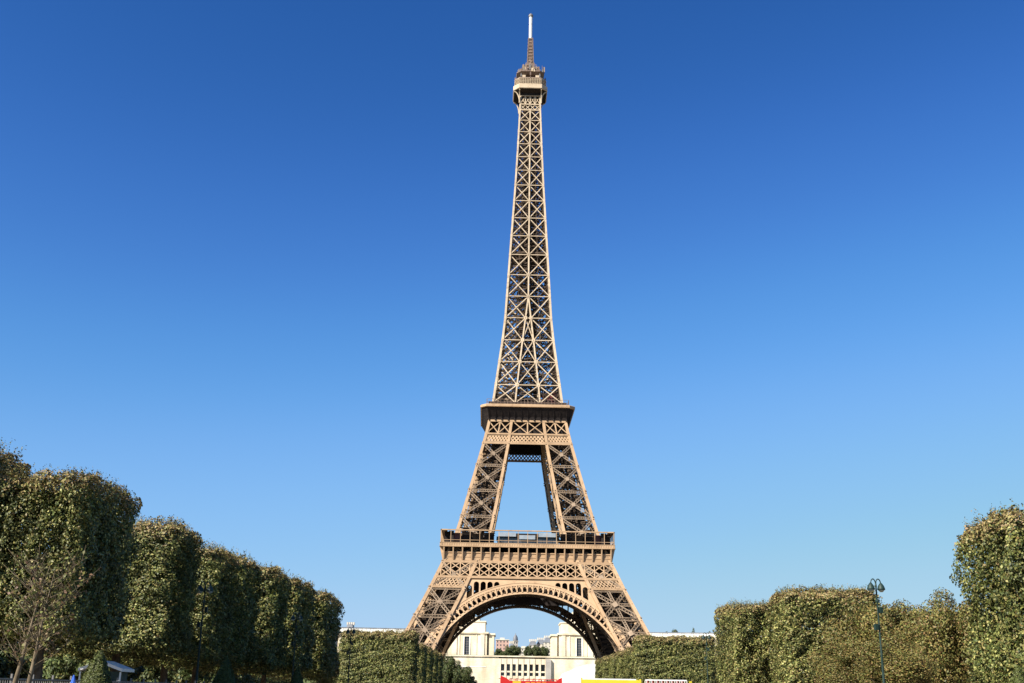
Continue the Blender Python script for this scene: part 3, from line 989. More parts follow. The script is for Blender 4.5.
for i in range(40):                          # aerials round the roof
    a = 2 * math.pi * i / 40 + r.uniform(-.1, .1)
    rad = r.uniform(4.8, 7.2)
    h = r.uniform(1.4, 4.6)
    b = MB(); x, y = rad * math.cos(a), rad * math.sin(a)
    b.beam((x, y, 285.80), (x, y, 286.50 + h), .22, .22)
    if i % 3 == 0: b.beam((x - .7, y, 286.40 + h * .6), (x + .7, y, 286.40 + h * .6), .25, .25)
    if i % 2 == 0: b.box(x - .38, x + .38, y - .3, y + .3, 286.30 + h * .25, 286.40 + h * .95)
    b.build('aerial', M['fence'] if i % 6 == 0 else M['iron_pale'] if i % 6 == 3 else M['antenna_dark'] if i % 3 == 1 else M['iron'], summit)
for i in range(10):
    a = 2 * math.pi * i / 10 + .3
    b = MB(); x, y = 7.6 * math.cos(a), 7.6 * math.sin(a)
    b.beam((x, y, 281.70), (x, y, 285.00), .2, .2); b.box(x - .3, x + .3, y - .3, y + .3, 283.00, 284.40)
    b.build('aerial', M['antenna_dark'] if i % 2 else M['fence'], summit)
dm = MB()
dm.ring([(5.6, 286.3), (5.2, 287.4), (4.2, 289.0), (3.0, 290.6), (2.1, 292.0), (1.7, 293.6), (1.4, 296.0)], n=16)
dm.build('dome', M['antenna_dark'], tower)
r = random.Random(21)
for i in range(60):                          # dishes and boxes crowding the dome
    a = r.uniform(0, 6.28); t = r.random(); rad = 6.6 - 4.8 * t; z = 286.2 + 6.6 * t
    x, y = rad * math.cos(a), rad * math.sin(a); q = r.uniform(.25, .6)
    b = MB(); b.box(x - q, x + q, y - q, y + q, z - .6, z + q * r.uniform(1, 2.4)); b.beam((x, y, z), (x, y, z + r.uniform(1.2, 2.6)), .18, .18)
    b.build('aerial', (M['iron_pale'], M['antenna_dark'], M['fence'], M['antenna_dark'], M['iron'], M['iron_pale'], M['iron_shade'])[i % 7], summit)
ms = MB()
for sx, sy in ((-1, -1), (1, -1), (1, 1), (-1, 1)):
    ms.beam((sx * 1.5, sy * 1.5, 291.80), (sx * 1.0, sy * 1.0, 307.90), .38, .38)
for i in range(8):
    h = 293.30 + i * 1.85; w_ = 1.45 - .055 * i
    ms.box(-w_, w_, -w_, w_, h, h + .35)
    for sx in (-1, 1):
        ms.box(sx * w_ - .25, sx * w_ + .25, -w_ * .7, w_ * .7, h + .4, h + 1.3)
        ms.box(-w_ * .7, w_ * .7, sx * w_ - .25, sx * w_ + .25, h + .6, h + 1.5)
ms.beam((0, 0, 291.30), (0, 0, 307.90), 1.0, 1.0)
mast = ms.build('antenna_mast', M['antenna_dark'], tower)
wt = MB()
wt.ring([(.82, 307.95), (.82, 315.70)], n=16); wt.ring([(.82, 316.05), (.82, 320.30)], n=16); wt.ring([(.7, 315.70), (.7, 316.10)], n=12)
wt.build('white_radome', M['white_paint'], mast, smooth=False)
cp = MB(); cp.ring([(.9, 320.30), (1.15, 320.40), (1.15, 321.10), (.95, 321.60), (.4, 322.20)], n=16)
cp.build('cap', M['fence'], mast)

# ================================================================== FOLIAGE
def snoise(p, seed, freq):
    """cheap smooth noise in about -1..1, vectorised"""
    r = np.random.default_rng(seed)
    out = np.zeros(len(p))
    for k in range(6):
        d = r.normal(size=3); d /= np.linalg.norm(d)
        fr_ = freq * (0.6 + 0.25 * k)
        out += np.sin(p @ d * fr_ * 2 * math.pi + r.uniform(0, 6.28)) / (1 + .25 * k)
    return out / 2.6

def leaf_mesh(name, P, N, size, colr, seed, jitter=0.6):
    r = np.random.default_rng(seed)
    n = len(P)
    N = N + r.normal(size=(n, 3)) * jitter
    N[:, 2] += 0.15
    N /= np.linalg.norm(N, axis=1)[:, None]
    A = r.normal(size=(n, 3)); A -= (A * N).sum(1)[:, None] * N
    A /= np.linalg.norm(A, axis=1)[:, None]
    B = np.cross(N, A)
    s = (size if np.ndim(size) else np.full(n, size)) * r.uniform(.65, 1.3, n)
    a = A * s[:, None]; b = B * s[:, None] * 0.72
    fold = N * s[:, None] * 0.18
    V = np.empty((n, 4, 3))
    V[:, 0] = P - a * .55; V[:, 1] = P + b * .5 + a * .1 + fold; V[:, 2] = P + a * .6; V[:, 3] = P - b * .5 + a * .1 + fold
    me = bpy.data.meshes.new(name)
    me.vertices.add(n * 4); me.loops.add(n * 4); me.polygons.add(n)
    me.vertices.foreach_set('co', V.reshape(-1))
    me.loops.foreach_set('vertex_index', np.arange(n * 4, dtype=np.int32))
    me.polygons.foreach_set('loop_start', np.arange(0, n * 4, 4, dtype=np.int32))
    me.polygons.foreach_set('loop_total', np.full(n, 4, dtype=np.int32))
    at_ = me.attributes.new('leafcol', 'FLOAT_COLOR', 'FACE')
    c4_ = np.ones((n, 4)); c4_[:, :3] = colr
    at_.data.foreach_set('color', c4_.astype(np.float32).reshape(-1))
    me.materials.append(M['leaf'])
    me.update()
    return me

def mixcol(n, pal, wts, r, var=.22):
    pal = np.array(pal); k = r.choice(len(pal), n, p=np.array(wts) / sum(wts))
    c = pal[k] * r.uniform(1 - var, 1 + var, (n, 1)) * r.uniform(.92, 1.08, (n, 3))
    return c

GREEN = [(.074, .087, .022), (.134, .138, .037), (.042, .056, .016), (.25, .235, .08), (.15, .11, .04)]
def clipped_crown(name, wx, wy, h, n, size, seed, pal=GREEN, wts=(4, 4, 3, 2.6, .8), shoots=380, brown_top=0.8, rad=.95, hole=-.52):
    """leaf shell of a clipped tree: box wx * wy * h, base at z = 0, rounded edges, uneven faces"""
    r = np.random.default_rng(seed)
    hx, hy = wx / 2, wy / 2
    ar = np.array([wy * h, wy * h, wx * h, wx * h, wx * wy, wx * wy * .6])
    k = r.choice(6, n, p=ar / ar.sum())
    a = r.uniform(-1, 1, n); b = r.uniform(-1, 1, n)
    P = np.zeros((n, 3)); Nn = np.zeros((n, 3))
    for i, (ax, sg) in enumerate(((0, -1), (0, 1), (1, -1), (1, 1), (2, 1), (2, -1))):
        q = k == i
        o = [j for j in range(3) if j != ax]
        P[q, ax] = sg; P[q, o[0]] = a[q]; P[q, o[1]] = b[q]; Nn[q, ax] = sg
    P *= (hx, hy, h / 2)
    # round the edges
    inner = np.array([hx - rad, hy - rad, h / 2 - rad])
    C = np.clip(P, -inner, inner)
    d = P - C; L = np.linalg.norm(d, axis=1); L[L < 1e-6] = 1
    Nr = d / L[:, None]
    P = C + Nr * rad
    Nn = Nr
    # lumps, depth through the shell
    lump = snoise(P, seed + 1, .28) * .3 + snoise(P, seed + 2, .6) * .22 + snoise(P, seed + 4, 1.3) * .28
    dep = r.exponential(.36, n)
    P = P + Nn * (lump - np.minimum(dep, 1.6))[:, None]
    keep = snoise(P, seed + 3, .55) + r.normal(size=n) * .35 > hole
    P = P[keep]; Nn = Nn[keep]; n = len(P)
    c = mixcol(n, pal, wts, r)
    patch = np.clip(snoise(P, seed + 5, .22) * .8 + .5, 0, 1)[:, None]
    c = c * (.8 + .4 * patch)
    t = np.clip((P[:, 2] / (h / 2) - .7) / .22, 0, 1) * brown_top
    bm = r.random(n) < t
    c[bm] = mixcol(bm.sum(), [(.22, .165, .065), (.18, .125, .055), (.25, .205, .085)], (1, 1, 1), r)
    S = np.full(n, size)
    # deeper, larger leaves that close the crown
    m_ = int(n * .22)
    Q = r.uniform(-1, 1, (m_, 3)); mx = np.abs(Q).max(1); Q /= mx[:, None]
    Q *= (np.array([hx, hy, h / 2]) - r.uniform(.9, 1.7, m_)[:, None])
    P = np.concatenate([P, Q]); Nn = np.concatenate([Nn, r.normal(size=(m_, 3))])
    c = np.concatenate([c, mixcol(m_, pal, wts, r)]); S = np.concatenate([S, np.full(m_, size * 1.8)])
    # shoots sticking out of the top
    sp_, sc_ = [], []
    for i in range(shoots):
        x, y = r.uniform(-hx + .3, hx - .3), r.uniform(-hy + .3, hy - .3)
        L = r.uniform(.15, .8)
        dx, dy = r.normal() * .2, r.normal() * .2
        for q in np.linspace(0, 1, 11):
            sp_.append((x + dx * q + r.normal() * .06, y + dy * q + r.normal() * .06, h / 2 - .1 + L * q))
    sp_ = np.array(sp_)
    P = np.concatenate([P, sp_]); Nn = np.concatenate([Nn, r.normal(size=sp_.shape)])
    c = np.concatenate([c, mixcol(len(sp_), [(.10, .11, .035), (.17, .13, .05)], (1, 1), r)])
    S = np.concatenate([S, np.full(len(sp_), size * .6)])
    P[:, 2] += h / 2
    return leaf_mesh(name, P, Nn, S, c, seed + 9)

def trunk_mb(h, r0, r1, seed, limbs=5, spread=2.2, up=3.0):
    r = random.Random(seed)
    m = MB()
    pts = [(0, 0, -.1), (r.uniform(-.05, .05), r.uniform(-.05, .05), h * .3), (r.uniform(-.12, .12), r.uniform(-.12, .12), h * .7), (r.uniform(-.15, .15), r.uniform(-.15, .15), h)]
    m.tube(pts, [r0 * 1.35, r0, (r0 + r1) / 2, r1], 9)
    for i in range(limbs):
        a = 2 * math.pi * i / limbs + r.uniform(-.4, .4)
        z = h * r.uniform(.72, .98)
        q = r.uniform(.7, 1.1)
        m.tube([(0, 0, z), (math.cos(a) * spread * .45 * q, math.sin(a) * spread * .45 * q, z + up * .3 * q),
                (math.cos(a) * spread * q, math.sin(a) * spread * q, z + up * q)], [r1 * .7, r1 * .5, r1 * .15], 6)
    return m

CW, CD, CHH = 8.0, 7.0, 9.6
near_var = [clipped_crown('crown', CW, CD, CHH, 95000, .15, 100 + 31 * i) for i in range(3)]
mid_var = [clipped_crown('crown', CW, CD, CHH, 62000, .185, 300 + 31 * i, shoots=240) for i in range(2)]
far_var = [clipped_crown('crown', 12.0, 6.8, 10.0, 64000, .22, 500 + 31 * i, shoots=110, wts=(3, 5, 2, 3, .6), rad=1.0) for i in range(2)]
sunny_var = [clipped_crown('crown', CW, CD, CHH, 70000, .175, 700 + 31 * i, wts=(3, 5, 2, 5, 1.6), hole=-.8) for i in range(2)]
trunk_me = [trunk_mb(4.6, .28, .2, 50 + i).mesh('trunk', M['bark']) for i in range(3)]
_tc = [0]
def clipped_tree(xa, xb, ya, yb, top, base, var, label, group):
    """tree standing with its crown filling xa..xb, ya..yb and base..top"""
    i = _tc[0]; _tc[0] += 1
    t = empty('clipped_tree', ((xa + xb) / 2, (ya + yb) / 2, 0))
    tag(t, label, 'tree', group)
    me = var[i % len(var)]
    flip = (i // len(var)) % 2
    cw, cd, ch = (12.0, 6.8, 10.0) if var is far_var else (CW, CD, CHH)
    link_part('crown', me, t, (0, 0, base), math.pi * flip, ((xb - xa) / cw, (yb - ya) / cd, (top - base) / ch))
    link_part('trunk', trunk_me[i % 3], t, (0, 0, 0), i * 1.3)
    return t
LX = -20.6
TOP = 12.5
GL = 'clipped trees of the left avenue row'
LEFT = [(52.5, 61.0, 13.5, 3.4, 'tallest clipped tree crown, cut by the picture edge behind the bare saplings', near_var),
        (54.0, 62.0, 11.7, 3.6, 'largest clipped box shaped tree on the left, rising over the white roofed kiosk', near_var),
        (69.5, 75.0, 11.5, 3.5, 'clipped tree right of the largest left one, its leaves brightly lit near the kiosk', near_var),
        (79.5, 86.0, 11.3, 3.3, 'clipped tree above the second cone shrub, left of a broad dark side', near_var),
        (87.4, 94.0, 11.6, 3.3, 'dark sided clipped tree touching the tree above the second cone shrub', mid_var),
        (98.0, 104.5, 11.8, 3.2, 'narrow clipped tree between the dark sided tree and the third cone shrub', mid_var),
        (109.5, 119.5, 12.0, 3.2, 'clipped tree standing behind the third cone shrub on the left', mid_var),
        (127.0, 138.5, 12.1, 3.0, 'last clipped tree before the gap at the cross road, left side', mid_var)]
for (ya, yb, top, base, lab, var) in LEFT:
    ex = -26.6 if top > 12.2 else LX + (.4 if ya > 95 else 0)
    clipped_tree(ex - (6 if ya == 54.0 else 8), ex, ya, yb, top, base, var, lab, GL)
GL2 = 'clipped trees beyond the cross road, left side'
FAR_L = [(208.5, 215, -30.5, 'wide lit clipped tree left of the tower foot, nearest beyond the road'),
         (232, 239, -27, 'clipped tree with dark flank right behind the wide lit one left of the tower'),
         (252, 259, -27, 'narrow looking clipped tree in front of the tower left leg'),
         (271, 278, -27, 'small distant clipped tree below the tower left arch foot'),
         (291, 298, -27, 'farthest clipped tree of the left row, beside dark park trees')]
for (ya, yb, xl, lab) in FAR_L:
    clipped_tree(xl, -16.7, ya, yb, 11.9 if ya < 220 else 10.7, 1.6, far_var, lab, GL2)
GR = 'clipped trees of the right avenue row'
RX = 26.0
clipped_tree(RX - .2, RX + 8.5, 57.2, 64.5, 11.1, 1.2, near_var, 'tall broad clipped tree behind a small cone shrub, highest crown on the street lamp side', GR)
clipped_tree(RX + .9, RX + 10.5, 109.5, 117.5, 11.6, 1.8, sunny_var, 'broad clipped tree left of the double street lamp on the right', GR)
clipped_tree(RX, RX + 8, 130.5, 143.5, 11.9, 2.0, sunny_var, 'clipped tree between the tower hedge block and the broad right tree', GR)
GR2 = 'clipped trees beyond the cross road, right side'
FAR_R = [(208.5, 215, 38.2, 'wide clipped tree right of the tower foot behind the thin lamp pole'),
         (233, 240, 34.5, 'clipped tree directly behind the wide right one, before the tower right leg'),
         (252, 259, 34.5, 'distant clipped tree in front of the tower right leg'),
         (271, 278, 34.5, 'distant clipped tree under the right foot of the arch'),
         (290, 297, 34.5, 'small distant clipped tree just inside the right foot of the arch'),
         (311, 319, 34.5, 'farthest clipped tree of the right row, beside the white terrace wall')]
for (ya, yb, xr, lab) in FAR_R:
    clipped_tree(23.7 if ya < 220 else 24.6, xr, ya, yb, 11.8 if ya < 220 else 10.6, 1.5, far_var, lab, GR2)
# loose natural trees
def loose_crown(name, rx, ry, rz, n, size, seed, pal, wts, clumps=26, twig=0):
    r = np.random.default_rng(seed)
    cs = r.normal(size=(clumps, 3)); cs /= np.linalg.norm(cs, axis=1)[:, None]
    cs *= r.uniform(.25, 1, clumps)[:, None] ** .6 * .82
    cr_ = r.uniform(.22, .42, clumps)
    k = r.integers(0, clumps, n)
    d = r.normal(size=(n, 3)); d /= np.linalg.norm(d, axis=1)[:, None]
    P = cs[k] + d * (cr_[k] * r.uniform(.25, 1.05, n) ** .5)[:, None]
    N = d.copy()
    P *= (rx, ry, rz)
    c = mixcol(n, pal, wts, r) * (.75 + .5 * r.random(clumps))[k][:, None]
    P[:, 2] += rz
    return leaf_mesh(name, P, N, size, c, seed + 1)
AUT = [(.15, .125, .035), (.13, .13, .034), (.18, .13, .042), (.085, .095, .026), (.15, .09, .035)]
aut_var = [loose_crown('crown', 4.2, 3.6, 4.6, 46000, .165, 900 + i, AUT, (4, 4, 3, 3, 1.5), clumps=44) for i in range(3)]
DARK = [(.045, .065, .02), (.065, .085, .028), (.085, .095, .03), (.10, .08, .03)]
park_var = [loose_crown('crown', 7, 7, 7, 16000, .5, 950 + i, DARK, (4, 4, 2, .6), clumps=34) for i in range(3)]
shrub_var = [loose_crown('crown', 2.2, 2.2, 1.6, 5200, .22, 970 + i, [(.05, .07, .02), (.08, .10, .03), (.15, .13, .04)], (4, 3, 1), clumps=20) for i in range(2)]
loose_trunk = [trunk_mb(3.6, .22, .13, 80 + i, 6, 2.0, 3.2).mesh('trunk', M['bark']) for i in range(2)]
_lc = [0]
def loose_tree(x, y, base, s, var, label, group, cat='tree', name='leafy_tree', z0=0.0, trunk=True):
    i = _lc[0]; _lc[0] += 1
    t = empty(name, (x, y, z0))
    tag(t, label, cat, group)
    link_part('crown', var[i % len(var)], t, (0, 0, base), i * 1.7, s)
    if trunk: link_part('trunk', loose_trunk[i % 2], t, (0, 0, 0), i * .9, (s[0], s[1], max(.25, (base + 2 * s[2]) / 4.2 * (.5 if cat == 'shrub' else 1))))
    return t
GA = 'loose autumn trees behind the double street lamp'
for (px, Y, top, sx, lab) in ((868, 101, 10.6, 1.0, 'olive brown loose tree directly behind the double street lamp'),
                              (903, 96, 10.3, 1.05, 'yellow brown loose tree right of the double street lamp'),
                              (934, 88, 8.6, .95, 'low brown loose tree in the dip before the tall right tree'),
                              (962, 84, 10.0, .9, 'greenish loose tree half hidden by the tall right tree'),
                              (845, 92, 6.6, .8, 'short yellow loose tree in front of the broad right tree'),
                              (890, 76, 5.6, .75, 'low russet loose tree at the foot of the street lamp')):
    x, _ = at(px, 640, Y)
    loose_tree(x, Y, .9, (sx, sx, (top - .9) / 9.6), aut_var, lab, GA)
for q, (x, y, s, lab) in enumerate(((-33, 48, 1.0, 'dark green shrub under the trees at the left edge'), (-31, 66, 1.1, 'leafy dark shrub in shade behind the blue parasol'),
                     (-29.5, 78, 1.0, 'green shrub in shade below the brightly lit left tree'), (-29, 96, 1.0, 'shrub in shade behind the second cone shrub'), (-30, 107, 1.1, 'shrub in shade behind the third cone shrub'), (-30.5, 123, 1.2, 'shrub in deep shade below the last near left tree'),
                     (-36, 58, 1.3, 'tall shrub in shade behind the white roofed kiosk'), (-38, 84, 1.4, 'tall dark shrub behind the left tree row near the lamps'))):
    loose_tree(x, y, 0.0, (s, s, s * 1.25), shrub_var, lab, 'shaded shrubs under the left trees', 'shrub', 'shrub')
# second rows, behind
for q, (y, lab) in enumerate(((44, 'background tree nearest the frame on the far left'), (58, 'background tree in gap beside the largest left tree'), (74, 'background tree seen under the crowns beside the kiosk'), (92, 'background tree seen under the dark sided left trees'), (112, 'background tree seen below the narrow left trees'), (134, 'background tree seen beyond the last near left tree'), (156, 'background tree left of the open cross road'))):
    loose_tree(-43 - (q % 2) * 3, y, 1.2, (1.6, 1.6, 1.12), aut_var, lab, 'background trees left', z0=0)
for q, (y, lab) in enumerate(((120, 'background tree behind the broad right tree'), (150, 'background tree behind the gap right of the tower'), (172, 'background tree right of the tower beside the lamp pole'))):
    loose_tree(44 + q * 1.5, y, 1.2, (1.3, 1.3, .95), aut_var, lab, 'background trees right')
# dark park trees beyond the tower
for (px, Y, topy, s, lab) in ((449, 575, 654, .85, 'dark park tree just inside the left foot of the arch'), (456, 600, 661, .8, 'dark rounded park tree left of the pink rooftops under the arch'),
                              (464, 590, 666, .9, 'dark broad park tree beside the pale terrace wall under the arch'), (470, 595, 673, .55, 'small dark park tree at the edge of the pale terrace wall'),
                              (436, 580, 650, .9, 'dark park tree behind the tower left foot'), (424, 570, 651, .9, 'dark park tree hidden behind the left tower leg')):
    x, z = at(px, topy, Y)
    sc = s
    loose_tree(x, Y, 1.0, (sc, sc, (z - 1) / 14), park_var, lab, 'dark park trees beyond the tower')
# trees on the square between the pavilions
for (px, Y, topy, boty, s, lab) in ((500, 1120, 648, 657, .8, 'grey green tree beside the left pavilion corner'), (508, 1110, 646, 657, .9, 'dark tree below the dome between the pavilions'),
                             (515, 1115, 645, 657, .9, 'dark tree left of the gap between pavilions'), (528, 1110, 645, 657, .75, 'dark clipped looking tree right of the gap between pavilions'),
                             (536, 1112, 645, 657, .75, 'autumn tinted tree in the middle right group'), (544, 1115, 646, 657, .75, 'dark tree beside the right pavilion corner')):
    x, z = at(px, topy, Y)
    loose_tree(x, Y, 0.5, (s, s, (z - HZ - .5) / 14), park_var, lab, 'trees on the square between the pavilions', z0=HZ)

def hedge(x0, x1, y0, y1, h, label, seed):
    t = empty('clipped_hedge', ((x0 + x1) / 2, (y0 + y1) / 2, 0)); tag(t, label, 'hedge')
    area = 2 * (y1 - y0) * h + (x1 - x0) * (y1 - y0)
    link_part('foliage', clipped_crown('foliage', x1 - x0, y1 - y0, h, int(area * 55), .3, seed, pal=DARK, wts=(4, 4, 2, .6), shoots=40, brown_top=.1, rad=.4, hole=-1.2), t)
    b = MB()
    for k in range(int((y1 - y0) / 3)):
        b.tube([(0, y0 - (y0 + y1) / 2 + 1.5 + k * 3, -.05), (0, y0 - (y0 + y1) / 2 + 1.6 + k * 3, h * .7)], [.06, .03], 5)
    b.build('stem', M['bark'], t)['kind'] = 'stuff'
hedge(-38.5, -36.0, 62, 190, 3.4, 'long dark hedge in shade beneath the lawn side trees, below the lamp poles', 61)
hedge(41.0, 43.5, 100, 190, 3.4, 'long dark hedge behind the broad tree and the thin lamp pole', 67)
for q, (x, y, top, sx, lab) in enumerate(((-35, 224, 11.0, 1.0, 'leafy tree peeping out beside the wide lit clipped tree'), (-43, 216, 11.5, 1.3, 'leafy tree behind the last near clipped trees, beyond the road'),
                                (-54, 221, 12, 1.4, 'leafy tree beyond the road, screened by the lawn side trees'), (-66, 228, 12, 1.5, 'outermost leafy tree beyond the road on the lamp side'),
                                (44, 228, 11.0, 1.2, 'leafy tree beyond the road beside the thin lamp pole'), (56, 226, 12, 1.4, 'leafy tree beyond the road behind the broad clipped tree'))):
    loose_tree(x, y, .8, (sx, sx, (top - .8) / 9.6), aut_var, lab, 'loose trees beyond the cross road')
# cone topiaries
def cone_mesh(seed):
    r = np.random.default_rng(seed)
    n = 26000
    t = 1 - np.sqrt(r.random(n)); an = r.uniform(0, 2 * math.pi, n)
    rad = (1.05 * (1 - t) ** .9 + .05)
    rad = rad + snoise(np.stack([np.cos(an) * 2, np.sin(an) * 2, t * 4], 1), seed, .5) * .05 - r.exponential(.03, n)
    P = np.stack([rad * np.cos(an), rad * np.sin(an), .12 + 2.85 * t], 1)
    N = np.stack([np.cos(an), np.sin(an), np.full(n, .38)], 1)
    c = mixcol(n, [(.07, .085, .020), (.09, .10, .026), (.045, .056, .014)], (3, 2, 2), r)
    return leaf_mesh('crown', P, N, .07, c, seed + 1, .5)
cone_me = [cone_mesh(41), cone_mesh(43)]
ct = MB(); ct.tube([(0, 0, -.05), (0, 0, 1.0)], [.1, .06], 8)
ct_me = ct.mesh('trunk', M['bark'])
for i, (x, y, s, lab) in enumerate(((at(97, 676, 45.5)[0], 45.5, 1.0, 'largest clipped cone shrub at lower left, beside the kiosk roof'), (at(225, 676, 66.8)[0], 66.8, 1.14, 'second clipped cone shrub at lower left, beside a dark lamp pole'),
                                    (at(297, 678, 90)[0], 90, 1.08, 'small clipped cone shrub farthest along the left path'), (at(1019, 678, 47.5)[0], 47.5, 1.0, 'clipped dark cone shrub at the bottom right picture corner'))):
    t = empty('cone_shrub', (x, y, 0)); tag(t, lab, 'shrub', 'cone topiaries along the lawn')
    link_part('crown', cone_me[i % 2], t, (0, 0, 0), i * 1.1, (s, s, s)); link_part('trunk', ct_me, t)

# young bare trees at the left edge
def bare_tree(x, y, h, seed, lean, label, leaves=260):
    r = random.Random(seed); rn = np.random.default_rng(seed)
    t = empty('young_tree', (x, y, 0)); tag(t, label, 'tree', 'young trees at the left edge')
    m = MB()
    trunk_top = h * .42
    p3 = (lean * 1.0, 0, h)
    m.tube([(0, 0, -.1), (lean * .25, 0, h * .25), (lean * .4, .05, trunk_top), (lean * .7, 0, h * .75), p3], [.105, .09, .07, .03, .008], 9)
    tips = []
    for i in range(30):
        z = h * r.uniform(.36, .95); a = r.uniform(0, 6.28)
        L = h * r.uniform(.14, .34)
        b = (lean * z / h, 0, z)
        e = (b[0] + math.cos(a) * L * .8, b[1] + math.sin(a) * L * .8, z + L * .65)
        mid = ((b[0] + e[0]) / 2 + r.uniform(-.1, .1), (b[1] + e[1]) / 2, (b[2] + e[2]) / 2 - .06)
        m.tube([b, mid, e], [.016, .01, .004], 5)
        tips.append((mid, e))
        for j in range(5):
            s_ = r.uniform(.3, .97)
            q = tuple(np.array(b) + (np.array(e) - np.array(b)) * s_)
            f = (q[0] + r.uniform(-.5, .5), q[1] + r.uniform(-.5, .5), q[2] + r.uniform(.15, .6))
            m.tube([q, f], [.008, .004], 4); tips.append((q, f))
    m.build('trunk', M['bark_pale'], t, smooth=True)
    P = []
    for k in range(leaves):
        a, b = tips[r.randrange(len(tips))]; s_ = r.random()
        P.append(np.array(a) + (np.array(b) - np.array(a)) * s_ + rn.normal(size=3) * .06)
    P = np.array(P)
    link_part('crown', leaf_mesh('crown', P, rn.normal(size=P.shape), .13, mixcol(len(P), [(.16, .12, .05), (.12, .07, .04), (.13, .13, .04)], (1, 1, 1), rn), seed), t)
bare_tree(at(24, 683, 38.9)[0], 38.9, 5.3, 5, .5, 'young nearly bare tree with pale thick trunk at the left edge', 420)
bare_tree(at(7, 683, 39.4)[0], 39.4, 5.6, 9, .9, 'thin leaning bare sapling left of the pale trunked young tree', 120)

# ================================================================== STREET LAMPS
def make_lamp(double=True):
    t = empty('street_lamp')
    m = MB()
    m.ring([(.24, 0), (.24, .25), (.15, .4), (.13, 1.1), (.09, 1.25), (.065, 4.0), (.08, 4.1), (.055, 4.25), (.045, 8.0), (.06, 8.05), (.04, 8.3)], n=12)
    m.build('pole', M['green_metal'], t, smooth=True)
    for sg in (-1, 1):
        a = MB()
        pts = []
        for q in range(13):
            an = math.pi * q / 12
            pts.append((sg * (.17 - .17 * math.cos(an)), 0, 8.15 + .36 * math.sin(an)))
        a.tube(pts, .035, 7)
        ar = a.build('arm', M['green_metal'], t, smooth=True)
        s = MB(); s.ring([(.05, 8.28), (.1, 8.22), (.18, 8.1), (.23, 7.94), (.24, 7.88), (.22, 7.88)], n=16, cx=sg * .34)
        s.build('lamp_shade', M['green_metal'], t, smooth=True)
        g = MB(); g.ring([(.21, 7.875), (.16, 7.82), (.08, 7.74)], n=14, cx=sg * .34)
        g.build('lamp_glass', M['lamp_glass'], t, smooth=True)
    c = MB(); c.ring([(.09, 7.1), (.11, 7.2), (.09, 7.3)], n=8); c.build('collar', M['green_metal'], t)
    for sg in (-1, 1):
        c = MB(); c.box(sg * .2 - .1, sg * .2 + .1, -.1, .1, 6.0 + .5 * sg, 6.35 + .5 * sg)
        c.build('loudspeaker', M['green_metal'], t)
    return t
lamp0 = make_lamp()
LAMPS = [(884, 68.0, 'double headed green street lamp standing against the right sky'),
         (708, 131, 'thin street lamp pole right of the tower hedge block'),
         (196, 77, 'dark lamp pole between brightly lit and dark sided left trees'), (292, 107, 'lamp pole beside the third cone shrub'),
         (348, 131, 'lamp pole in front of the last near left tree')]
LAMPS = [(at(px, 683, y)[0], y, lab) for (px, y, lab) in LAMPS]
for i, (x, y, lab) in enumerate(LAMPS):
    o = lamp0 if i == 0 else copy_tree(lamp0)
    o.location = (x, y, 0)
    o.rotation_euler = (0, 0, R(12 if i == 0 else 0))
    tag(o, lab, 'street lamp', 'double headed street lamps along the lawn')

# ================================================================== FENCE, KIOSK, PARASOLS
fence = empty('railing_fence', (-18.9, 0, 0)); tag(fence, 'low grey metal railing running along the lower left trees', 'fence')
m = MB()
m.box(-.03, .03, 30, 126, 1.78, 1.84); m.box(-.025, .025, 30, 126, .9, .95); m.box(-.025, .025, 30, 126, .2, .25)
m.build('rail', M['fence'], fence)
m = MB()
m.box(-.035, .035, -.035, .035, 0, 2.0)
pm = m.mesh('post', M['fence'])
for k in range(49):
    link_part('post', pm, fence, (0, 30 + k * 2.0, 0))
m = MB()
for k in range(480):
    y = 30.1 + k * .2
    m.box(-.012, .012, y - .012, y + .012, .25, 1.78)
m.build('bar_panel', M['fence'], fence)

ky = 58; kx = at(107, 667, ky)[0]
ks = empty('kiosk', (kx, ky, 0)); tag(ks, 'small dark kiosk with a sloping white roof behind the large cone shrub', 'kiosk')
m = MB(); m.box(-.85, .85, -.7, .7, 0, 2.3); m.build('wall', M['green_metal'], ks)
m = MB()
for (ax, bx, az, bz) in ((-1.1, 0, 2.3, 2.68), (0, 1.1, 2.68, 2.3)):
    m.add([(ax, -.95, az), (bx, -.95, bz), (bx, 0.95, bz), (ax, 0.95, az), (ax, -.95, az + .14), (bx, -.95, bz + .14), (bx, 0.95, bz + .14), (ax, 0.95, az + .14)],
          [(0, 3, 2, 1), (4, 5, 6, 7), (0, 1, 5, 4), (1, 2, 6, 5), (2, 3, 7, 6), (3, 0, 4, 7)])
m.build('roof', M['white_paint'], ks)
m = MB(); m.box(-.035, .035, -.035, .035, 0, 2.28); pm = m.mesh('post', M['white_paint'])
for (x, y) in ((-1.0, -.85), (1.0, -.85), (-.35, -.85), (.35, -.85)):
    link_part('post', pm, ks, (x, y, 0))
m = MB(); m.box(-.6, .6, -.8, -.705, 1.0, 1.9); m.build('counter_window', M['glass'], ks)

